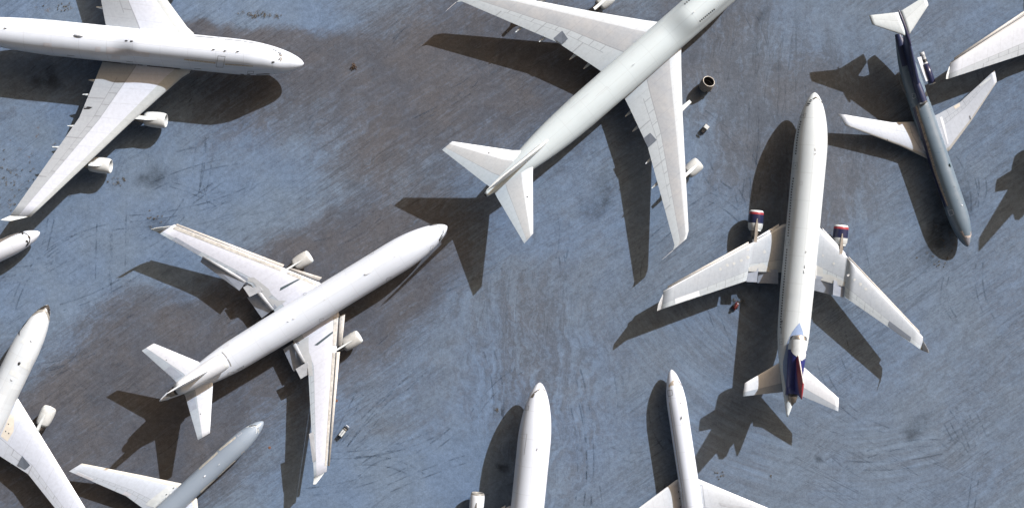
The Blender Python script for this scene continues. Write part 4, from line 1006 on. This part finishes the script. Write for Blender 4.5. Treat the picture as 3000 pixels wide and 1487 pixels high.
# ------------------------------------------------------------------ H: pale twin jet with the black nose, bottom left corner
H = Plane('twin_jet', 'pale patched twin-engined jet with a black nose at the left edge, lower corner', (140, 892), (140-.449*770, 892+.893*770), 3.9, 6.3)
TH = [(18, 2.6, 2.0, 7.2), (12, 2.4, 2.9, 7.2), (8, 1.9, 4.2, 7.2), (4, 1.1, 5.3, 7.0), (0, .2, 6.2, 6.6)]
H.fuselage(*body(2.62, 4.6, 3.7, 10.5, TH, H.L), fus_mat('patched_white', (.48, .505, .525), H.L, .30, (.42, .42, .41), .12, .4, patch=.13))
wmH = wing_mat('twin_wing', (.84, .84, .83), (.63, .66, .73), (.60, .63, .68), .06, .72, .03, vdiv=16)
h0, h1, h2 = 3.0, 3.9, 5.4
fw = Vector((.449, -.893))
def fwd(te, d_): return (te[0]+fw.x*d_, te[1]+fw.y*d_)
hR = [(H.P(54, 1168, h0), H.P(-20, 1322, h0), .12), (H.P(130, 1291, h1), H.P(82, 1387, h1), .11), (H.P(375, 1690, h2), H.P(352, 1727, h2), .09)]
HR = H.surf('wing', H.inner(hR, 1.5), wmH); HL = H.surf('wing', H.inner(mir(hR), 1.5), wmH)
for sg in (1, -1):
    c = H.P(147, 1193, 2.4); c = Vector((c.x, sg*abs(c.y), c.z)); q = H.P(118, 1266, 3.9)
    H.engine(c, 3.6, 1.36, [M['nacwhite'], M['nacwhite']], (Vector((c.x-1.3, c.y, c.z+1.4)), Vector((q.x-.5, c.y, q.z)), .5), M['offwhite'], 1.4)
H.gear('nose_landing_gear', H.st(6).x, 0, 2.6, 2, .45)
for y in (-4.6, 4.6): H.gear('main_landing_gear', H.st(H.L*.53).x, y, 3.0, 4)
nominal_tail(H, 9.5, 15.8, 9.2, M['white'], 6.2, 6.9)
for x, y, z in ((30, 1359, 3.4), (104, 1418, 3.9), (160, 1474, 4.3)):
    t = H.P(x, y, z)
    for sg, pw in ((1, HR), (-1, HL)): H.canoe(Vector((t.x, -sg*abs(t.y), 0)), .5, 3.0, z-.15, M['offwhite'], pw)
H.decal('black_nose', [[(85, 930), (100, 905), (125, 885), (131.5, 905), (113, 908), (92.5, 923)], [(125, 885), (140, 884), (152, 894), (140, 915), (131.5, 905)], [(152, 894), (157, 920), (156, 950), (148.5, 945), (147, 935), (140, 915)]], M['black'], H.fus, off=.03, step=2.5)
H.decal('nose_band', [[(92.5, 923), (113, 908), (131.5, 905), (130.6, 913), (113, 915.7), (95, 925)], [(131.5, 905), (140, 915), (147, 935), (148.5, 945), (144.5, 948), (142, 935), (137, 921), (130.6, 913)]], M['greyband'], H.fus, off=.05, step=3)
H.stroke('sealing_tape', [(132, 904), (134, 905), (137, 911)], 2.0, M['white'], parent=H.fus, off=.07)
H.decal('black_mark', [[(60, 960), (58, 972), (57.5, 984), (54, 976), (55, 968)], [(135, 1000), (132, 1008), (120, 1013), (128, 1007)]], M['black'], H.fus, off=.03, step=4)
H.decal('lower_dark_band', [[(88, 926), (92, 925), (70, 950), (61, 965), (57, 972)]], M['black'], H.fus, off=.03, step=4)
H.decal('wing_root_panel', [[(30, 1212), (43, 1216), (40, 1262), (22, 1292), (2, 1276)]], M['cream'], HR, off=.03)
for x, y in ((17, 1262), (26, 1268), (25, 1241)): H.decal('vent', [[(x-1.5, y-2), (x+1.5, y-2), (x+1.5, y+2), (x-1.5, y+2)]], M['dark'], HR, off=.05)
H.qplate('flap', [(65, 1334, 4.35), (88, 1361, 4.35), (73, 1376, 3.85), (51, 1360, 3.85)], M['alegrey'], .1, parent=HR)
for q in ([(75, 985), (90, 988), (83, 1011), (58, 1002)], [(72, 1043), (93, 1047), (85, 1085), (56, 1070)], [(32, 1082), (60, 1092), (52, 1108), (26, 1094)]): H.decal('repair_panel', [q], M['offwhite'], H.fus)
for x, y in ((56, 1064), (92, 996), (35, 1110)): H.dome(x, y, .7, .5, .2, M['white'] if y != 1064 else M['dark'])

# ------------------------------------------------------------------ K: slim white jet, bottom right of centre; G: white nose at the left edge
K = Plane('narrow_airliner', 'slim white narrow jet entering from the bottom edge beside the shadow of the blue-tailed jet', (1967, 1082), (1967+.153*690, 1082+.988*690), 2.7, 4.2, dz=-.6)
K.fuselage(*body(1.86, 3.2, 2.6, 7.2, TAILN, K.L), fus_mat('slim_white', (.56, .58, .63), K.L, .22, (.38, .4, .44), .2))
wmK = wing_mat('slim_wing', (.78, .78, .77), (.62, .64, .66), (.60, .62, .64), .05, .70, .12, vdiv=16)
kR = [(K.P(2047, 1402, e0), K.P(2078, 1520, e0), .12), (K.P(2160, 1449, e1), K.P(2178, 1535, e1), .11), (K.P(2390, 1544, e2), K.P(2396, 1576, e2), .09)]
kL = [(K.P(1980, 1405, e0), K.P(2010, 1526, e0), .12), (K.P(1893, 1470, e1), K.P(1908, 1560, e1), .11), (K.P(1682, 1628, e2), K.P(1686, 1658, e2), .09)]
KR = K.surf('wing', K.inner(kR, 1.2), wmK); KL = K.surf('wing', K.inner(kL, 1.2), wmK)
nominal_tail(K, 6.5, 11.5, 6.4, M['white'], 4.4, 4.6)
for y in (-2.6, 2.6): K.gear('main_landing_gear', K.st(K.L*.54).x, y, 2.2, 2, .6)
K.gear('nose_landing_gear', K.st(5).x, 0, 1.9, 2, .4)
for q in ([(1975, 1112), (1979, 1112), (1980, 1115), (1976, 1116)], [(1981, 1112.5), (1984, 1113), (1984, 1116), (1981, 1115.5)], [(1985, 1113), (1992, 1119), (1991, 1121.5), (1985, 1116)], [(1991, 1120), (1996, 1124), (1998, 1129), (1993, 1127)]): K.decal('cockpit_window', [q], M['brownmetal'], K.fus)
K.decal('sealing_patch', [[(1970, 1114), (1975, 1113), (1973, 1121), (1975, 1127), (1965, 1129), (1960, 1135), (1959, 1128), (1965, 1119)]], M['beige'], K.fus, off=.03, step=4)
K.door([(1956, 1143), (1969, 1141), (1971, 1156), (1958, 1161)], 1.5)
K.stroke('window_belt', [(1961, 1178), (1971, 1250), (1985, 1345), (2000, 1442), (2005, 1487)], 1.5, M['belt'], parent=K.fus)
for x, y, l in ((1994, 1174, .4), (1996, 1215, .6), (2000, 1236, .2)): K.blade(x, y, l, l*.45)
K.decal('wing_root_panel', [[(1975, 1422), (1989, 1410), (2001, 1455), (2008, 1500), (1978, 1500)]], plain('root_panel_grey', (.38, .40, .44), .5), KL, off=.03)
for x, y in ((1988, 1439), (1991, 1458), (1993, 1483)): K.decal('vent', [[(x-1.3, y-2), (x+1.3, y-2), (x+1.3, y+2), (x-1.3, y+2)]], M['dark'], KL, off=.05)
K.stroke('panel_seam', [(2048, 1418), (2058, 1421), (2066, 1490)], .9, M['line'], parent=KR, off=.04)
K.decal('spoiler_bay', [[(2105, 1470), (2230, 1492), (2225, 1500), (2112, 1480)]], M['flapgrey'], KR, off=.03)

Gp = Plane('narrow_airliner', 'white narrow jet at the left edge with only its black-framed cockpit nose showing', (116, 680), (116-.905*640, 680+.425*640), 2.7, 4.2)
Gp.fuselage(*body(1.88, 3.2, 2.6, 6.6, TAILN, Gp.L), fus_mat('nose_white', (.56, .57, .6), Gp.L, .2, (.38, .4, .42), .15))
g0 = [(Gp.st(14, 1.6, e0), Gp.st(20.5, 1.6, e0), .12), (Gp.st(17.5, 6, e1), Gp.st(21.3, 6, e1), .11), (Gp.st(23, 15, e2), Gp.st(24.8, 15, e2), .09)]
Gp.surf('wing', Gp.inner(g0, 1.2), wmK); Gp.surf('wing', Gp.inner(mir(g0), 1.2), wmK)
for sg in (1, -1):
    c = Gp.st(15, sg*5.2, 1.6); Gp.engine(c, 3.0, .95, None, (Vector((c.x-.8, c.y, 2.4)), Vector((c.x-3.6, c.y, 2.6)), .35), M['offwhite'])
for y in (-2.6, 2.6): Gp.gear('main_landing_gear', Gp.st(19.5).x, y, 2.2, 2, .6)
Gp.gear('nose_landing_gear', Gp.st(5).x, 0, 1.9, 2, .4)
nominal_tail(Gp, 6.5, 11.5, 6.4, M['white'], 4.4, 4.6)
fr = [(55, 681.5), (67, 679.8), (80, 686.5), (88, 694), (86, 709), (76, 720.5)]
Gp.stroke('cockpit_window', fr, 2.6, M['black'], parent=Gp.fus)
for q in ([(62, 680), (69, 681), (69, 687), (64, 687)], [(81, 688), (88, 694), (86, 699), (82, 695)], [(76, 702), (82, 705), (83, 711), (75, 708)], [(80, 711), (85, 710), (82, 718), (75, 720)]): Gp.decal('cockpit_window', [q], M['black'], Gp.fus)
Gp.door([(33, 686), (47, 682), (50, 688), (38, 692)], .9)

# ------------------------------------------------------------------ small things on the ground
def cowl():
    c = gp(2066, 255, .7); r0 = 1.26; h = 2.7
    t = empty('engine_cowling', (c.x, c.y, .63)); tag(t, 'dull beige open engine cowling tipped up on the ground like a barrel', 'engine cowling')
    t.rotation_euler = (0, math.radians(30), math.radians(62)); t.scale = (1, 1, .74)
    m1 = plain('cowl_beige', (.20, .185, .165), .55, var=.3, scale=2.5); m2 = plain('cowl_rim', (.36, .345, .32), .4, var=.15)
    def tube(name, prof, mat, n=40):
        v = []; f = []
        for z, r in prof:
            for j in range(n): v.append((r*math.cos(2*PI*j/n), r*math.sin(2*PI*j/n), z))
        for i in range(len(prof)-1):
            for j in range(n): f.append((i*n+j, i*n+(j+1) % n, i*n+n+(j+1) % n, i*n+n+j))
        return mesh(name, v, f, mat, t)
    tube('shell', [(0, 1.12), (0, 1.26), (.5, 1.3), (1.6, 1.3), (2.5, 1.16)], m1)
    tube('rim', [(2.5, 1.165), (2.62, 1.17), (2.7, 1.12), (2.66, 1.05), (2.5, 1.04)], m2)
    tube('liner', [(2.5, 1.04), (1.4, 1.02), (.3, 1.05), (.25, .02)], M['fan'])
    tube('inner_band', [(1.1, .97), (1.25, 1.0), (1.4, .97)], m1)
    for a in (3.6, 4.3, 5.1):
        x, y = 1.3*math.cos(a), 1.3*math.sin(a)
        mesh('latch', [(x-.1, y-.1, .2), (x+.12, y-.12, .2), (x+.12, y+.1, .2), (x-.1, y+.1, .2), (x-.1, y-.1, .6), (x+.12, y-.12, .6), (x+.12, y+.1, .6), (x-.1, y+.1, .6)], [(0, 1, 5, 4), (1, 2, 6, 5), (2, 3, 7, 6), (3, 0, 4, 7), (4, 5, 6, 7)], M['dark'], t, smooth=False)
cowl()

def boxmesh(name, x0, x1, y0, y1, z0, z1, mat, parent, bev=.05):
    bm = bmesh.new(); bmesh.ops.create_cube(bm, size=1)
    for v in bm.verts: v.co = Vector((x0+(v.co.x+.5)*(x1-x0), y0+(v.co.y+.5)*(y1-y0), z0+(v.co.z+.5)*(z1-z0)))
    if bev: bmesh.ops.bevel(bm, geom=bm.edges[:], offset=bev, segments=2, affect='EDGES')
    me = bpy.data.meshes.new(name); bm.to_mesh(me); bm.free()
    return link(name, me, mat, parent, smooth=False)
def wheel(x, y, r, wd, parent):
    v = []; f = []
    for yy in (-wd/2, wd/2):
        for j in range(16): v.append((x+r*math.cos(j*PI/8), y+yy, r+r*math.sin(j*PI/8)))
    f = [(j, (j+1) % 16, 16+(j+1) % 16, 16+j) for j in range(16)]+[tuple(range(16))[::-1], tuple(range(16, 32))]
    return mesh('wheel', v, f, M['rubber'], parent, smooth=False)

def trailer():
    a, b_ = gp(996, 1280, 0), gp(1026, 1241, 0); u = (b_-a).normalized()
    c = gp(1002, 1268, 1.3)
    t = empty('ground_power_trailer', (c.x, c.y, 0), math.atan2(u.y, u.x)); t.scale = (.64, .64, .64); tag(t, 'white two-panelled ground equipment trailer with a drawbar, beside the wing tip', 'trailer')
    boxmesh('chassis', -1.3, 1.3, -.62, .62, .4, .62, M['dark'], t)
    body_ = boxmesh('body', -1.2, 1.0, -.6, .6, .62, 1.35, M['greyband'], t)
    boxmesh('hood', -1.1, .9, -.52, -.09, 1.35, 1.5, M['offwhite'], body_); boxmesh('hood', -1.1, .9, .09, .52, 1.35, 1.5, M['offwhite'], body_)
    boxmesh('vent', -.75, .1, .2, .42, 1.5, 1.53, M['flapgrey'], body_, 0)
    boxmesh('exhaust', .25, .42, -.03, .06, 1.3, 1.75, M['brownmetal'], body_, 0)
    boxmesh('drawbar', 1.2, 2.6, -.08, .08, .42, .55, M['dark'], t, 0); boxmesh('front_panel', 1.15, 1.4, -.5, .5, .6, 1.1, M['greyband'], t)
    boxmesh('turntable', 1.5, 1.95, -.35, .35, .4, .6, M['black'], t); boxmesh('tow_hitch', 2.35, 2.55, -.55, .55, .5, .68, M['white'], t, .03)
    for x in (-.75, 1.75):
        for y in (-.62, .62): wheel(x, y, .33, .2, t)
trailer()

def cart():
    c = gp(2067, 374); t = empty('equipment_cart', (c.x, c.y, 0), math.radians(52)); tag(t, 'tiny cream box cart with a black hoop handle, on open ground below the cowling', 'cart')
    boxmesh('box', -.35, .45, -.45, .45, .25, 1.0, M['cream'], t); boxmesh('lid', -.3, .4, -.4, .4, 1.0, 1.08, M['offwhite'], t)
    v = []; f = []; n = 20; m = 6
    for i in range(n):
        a = 2*PI*i/n; cx, cy = -.75+.42*math.cos(a), .42*math.sin(a)
        for j in range(m):
            b_ = 2*PI*j/m; r = .06
            v.append((cx+r*math.cos(b_)*math.cos(a), cy+r*math.cos(b_)*math.sin(a), .95+r*math.sin(b_)+.2*math.cos(a)))
    for i in range(n):
        for j in range(m): f.append((i*m+j, i*m+(j+1) % m, ((i+1) % n)*m+(j+1) % m, ((i+1) % n)*m+j))
    mesh('hoop_handle', v, f, M['black'], t)
    boxmesh('platform', -1.15, -.35, -.3, .3, .2, .26, plain('cart_deck', (.3, .31, .32), .6), t, 0); boxmesh('bar', -1.1, -.4, -.04, .04, .9, .98, M['black'], t, 0)
    for x in (-.9, .2):
        for y in (-.42, .42): wheel(x, y, .2, .12, t)
cart()

def redcart():
    c = gp(2154, 896); t = empty('fire_cart', (c.x, c.y, 0), math.radians(58)); tag(t, 'small dark red wheeled cart at the edge of the wing shadow', 'cart')
    v = []; f = []; n = 14
    for x, r in ((-.55, .02), (-.55, .22), (-.4, .3), (.35, .3), (.5, .2), (.5, .02)):
        for j in range(n): v.append((x, r*math.cos(2*PI*j/n), .7+r*math.sin(2*PI*j/n)))
    for i in range(5):
        for j in range(n): f.append((i*n+j, i*n+(j+1) % n, i*n+n+(j+1) % n, i*n+n+j))
    mesh('tank', v, f, plain('cart_red', (.10, .018, .016), .45, var=.3), t)
    boxmesh('frame', -.7, .8, -.35, .35, .32, .4, plain('cart_red_frame', (.12, .02, .02), .5), t, 0)
    boxmesh('handle', .75, 1.1, -.3, .3, .75, .82, M['black'], t, 0); boxmesh('gauge', .5, .68, -.12, .12, .95, 1.12, M['white'], t)
    for y in (-.42, .42): wheel(-.1, y, .34, .12, t)
redcart()

for i, (x, y) in enumerate(((790, 1310), (986, 1173))):
    c = gp(x, y); n = 18; v = [(0, 0, .05)]; f = []
    for r, z in ((.2, .05), (.24, .03), (.27, .004)):
        for j in range(n): v.append((r*math.cos(2*PI*j/n), r*math.sin(2*PI*j/n), z))
    f = [(0, 1+j, 1+(j+1) % n) for j in range(n)]
    for k in range(2):
        for j in range(n): f.append((1+k*n+j, 1+n+k*n+j, 1+n+k*n+(j+1) % n, 1+k*n+(j+1) % n))
    o = mesh('ground_cover', v, f, M['rust'], smooth=False); o.location = c
    tag(o, ('small round rusty cover on the ground right of the grey jet nose', 'small round rusty cover on the ground beside the slatted wing of the all-white jet')[i], 'cover', 'rusty round covers set in the ground')

def bush(px, py, r, label, seed, mat):
    rnd = random.Random(seed); v = []; f = []
    for _ in range(int(260*r*r)+60):
        a = rnd.uniform(0, 2*PI); q = r*math.sqrt(rnd.random())*(.75+.35*math.sin(3*a+seed)); h = rnd.uniform(.03, .55)*(1-q/(r*1.4))
        p = Vector((q*math.cos(a), q*math.sin(a), h)); s_ = rnd.uniform(.06, .16)
        d1 = Vector((rnd.uniform(-1, 1), rnd.uniform(-1, 1), rnd.uniform(-.3, .8))).normalized()*s_
        d2 = Vector((rnd.uniform(-1, 1), rnd.uniform(-1, 1), rnd.uniform(-.5, .5))).normalized()*s_*.5
        k = len(v); v += [p-d1, p+d2, p+d1, p-d2]; f.append((k, k+1, k+2, k+3))
    o = mesh('dry_bush', v, f, mat, smooth=False); o.location = gp(px, py); tag(o, label, 'bush')
    return o
mb = plain('dry_growth', (.075, .048, .03), .9, var=.5, scale=4); mg = plain('olive_growth', (.085, .075, .055), .9, var=.5, scale=4)
bush(1037, 197, .75, 'dark brown dry bush on the open ground right of the humped jet nose', 3, mb)
def weeds():
    rnd = random.Random(11); v = []; f = []
    spots = [(60, 510, 150, 130, 46), (30, 560, 60, 80, 26), (170, 22, 60, 18, 16), (335, 530, 40, 16, 14), (760, 44, 70, 9, 40), (2260, 1392, 10, 10, 3), (2160, 880, 22, 10, 7), (1457, 1200, 4, 12, 6), (2765, 675, 40, 40, 10), (2720, 760, 70, 40, 14), (470, 640, 30, 20, 10), (2110, 1390, 20, 14, 7)]
    for cx, cy, sx, sy, n in spots:
        for _ in range(n):
            p0 = gp(rnd.gauss(cx, sx*.5), rnd.gauss(cy, sy*.5)); r = rnd.uniform(.08, .38)
            for _ in range(18):
                a = rnd.uniform(0, 2*PI); q = r*math.sqrt(rnd.random()); p = p0+Vector((q*math.cos(a), q*math.sin(a), rnd.uniform(.02, .2)))
                s_ = rnd.uniform(.04, .11); d1 = Vector((rnd.uniform(-1, 1), rnd.uniform(-1, 1), rnd.uniform(-.2, .6))).normalized()*s_; d2 = Vector((rnd.uniform(-1, 1), rnd.uniform(-1, 1), 0)).normalized()*s_*.5
                k = len(v); v += [p-d1, p+d2, p+d1, p-d2]; f.append((k, k+1, k+2, k+3))
    o = mesh('weeds', v, f, mg, smooth=False); tag(o, 'scattered dry weeds on the ground', 'weeds', kind='stuff')
weeds()

def tracks():
    """tyre marks pressed into the dust: thin strips lying just above the ground"""
    m, nt, b = newmat('tyre_marks', .95, .05)
    b.inputs['Base Color'].default_value = (.045, .066, .10, 1)
    o = coord(nt)
    a = nm(nt, 'MULTIPLY', mapr(nt, noise(nt, o, .35, 5, .7), .42, .62), mapr(nt, noise(nt, o, 3.0, 3, .6), .3, .6, .08, .42))
    nt.links.new(a, b.inputs['Alpha'])
    v = []; f = []; rnd = random.Random(5); zz = [.006]
    def strip(pts, wd):
        zz[0] += .00012; k0 = len(v)
        for i, p in enumerate(pts):
            q = pts[min(i+1, len(pts)-1)]-pts[max(i-1, 0)]; n = Vector((-q.y, q.x, 0)).normalized()*wd/2
            for c in (p+n, p-n): v.append(Vector((c.x, c.y, zz[0])))
        for i in range(len(pts)-1): k = k0+2*i; f.append((k, k+1, k+3, k+2))
    def track(x0, y0, x1, y1, bend=0, gap=22, wd=.28, pair=True):
        a, c = gp(x0, y0), gp(x1, y1); n = Vector((-(c-a).y, (c-a).x, 0)).normalized()
        for s_ in ((-.5, .5) if pair else (0,)):
            pts = []
            for i in range(25):
                t = i/24; pts.append(a.lerp(c, t)+n*(bend*4*t*(1-t)/G+s_*gap/G))
            strip(pts, wd)
    for t in ((590, 400, 570, 565, 0, 26), (614, 420, 594, 560, 4, 20), (420, 560, 700, 470, 14, 20), (380, 640, 720, 560, -16, 18), (130, 760, 360, 660, 20, 20), (40, 900, 230, 690, 36, 16), (300, 830, 305, 640, 0, 42), (345, 860, 350, 610, 0, 40),
              (500, 540, 640, 600, 6, 14), (660, 520, 560, 590, 0, 16), (130, 730, 150, 640, 0, 18), (180, 900, 520, 690, -30, 20),
              (930, 1330, 1290, 1260, -26, 20), (900, 1440, 1340, 1250, -40, 24), (1040, 1350, 1240, 1400, 20, 26), (1010, 1300, 1180, 1130, 8, 20), (1030, 1310, 1230, 1090, 10, 26),
              (1790, 1320, 1940, 1300, -28, 26), (1680, 1170, 1700, 1460, 14, 26), (1690, 1080, 1720, 1480, 22, 20), (2060, 330, 2160, 420, 6, 16), (2020, 560, 2170, 640, 14, 24), (1880, 740, 2120, 560, 12, 30),
              (2760, 1200, 2830, 1330, -6, 18), (2790, 1195, 2850, 1310, 6, 20), (2850, 1210, 2880, 1280, 0, 22), (2540, 1330, 2800, 1300, 16, 20), (2480, 1360, 2760, 1340, -12, 24), (2860, 1380, 2845, 1487, 0, 20), (2400, 1050, 2600, 1260, -40, 20),
              (2330, 250, 2340, 640, 0, 60), (2210, 300, 2180, 640, 6, 30), (2230, 640, 2190, 900, 10, 40)):
        track(*t)
    for _ in range(8):
        x, y = rnd.uniform(420, 720), rnd.uniform(400, 640); a = rnd.choice((rnd.gauss(-.5, .25), rnd.gauss(1.4, .2))); l = rnd.uniform(20, 70)
        track(x, y, x+l*math.cos(a), y+l*math.sin(a), rnd.uniform(-6, 6), 0, rnd.uniform(.18, .3), False)
    for _ in range(46):
        x, y = rnd.uniform(0, 3000), rnd.uniform(0, 1487); l = rnd.uniform(60, 260)
        a = -.6+rnd.gauss(0, .2) if x < 1400 else rnd.gauss(1.45, .25)
        track(x, y, x+l*math.cos(a), y+l*math.sin(a), rnd.uniform(-20, 20), rnd.choice((16, 22, 30)), rnd.uniform(.18, .32))
    o = mesh('tyre_tracks', v, f, m, smooth=False); tag(o, 'faint tyre tracks and scrapes in the dust', 'tyre tracks', kind='stuff')
tracks()
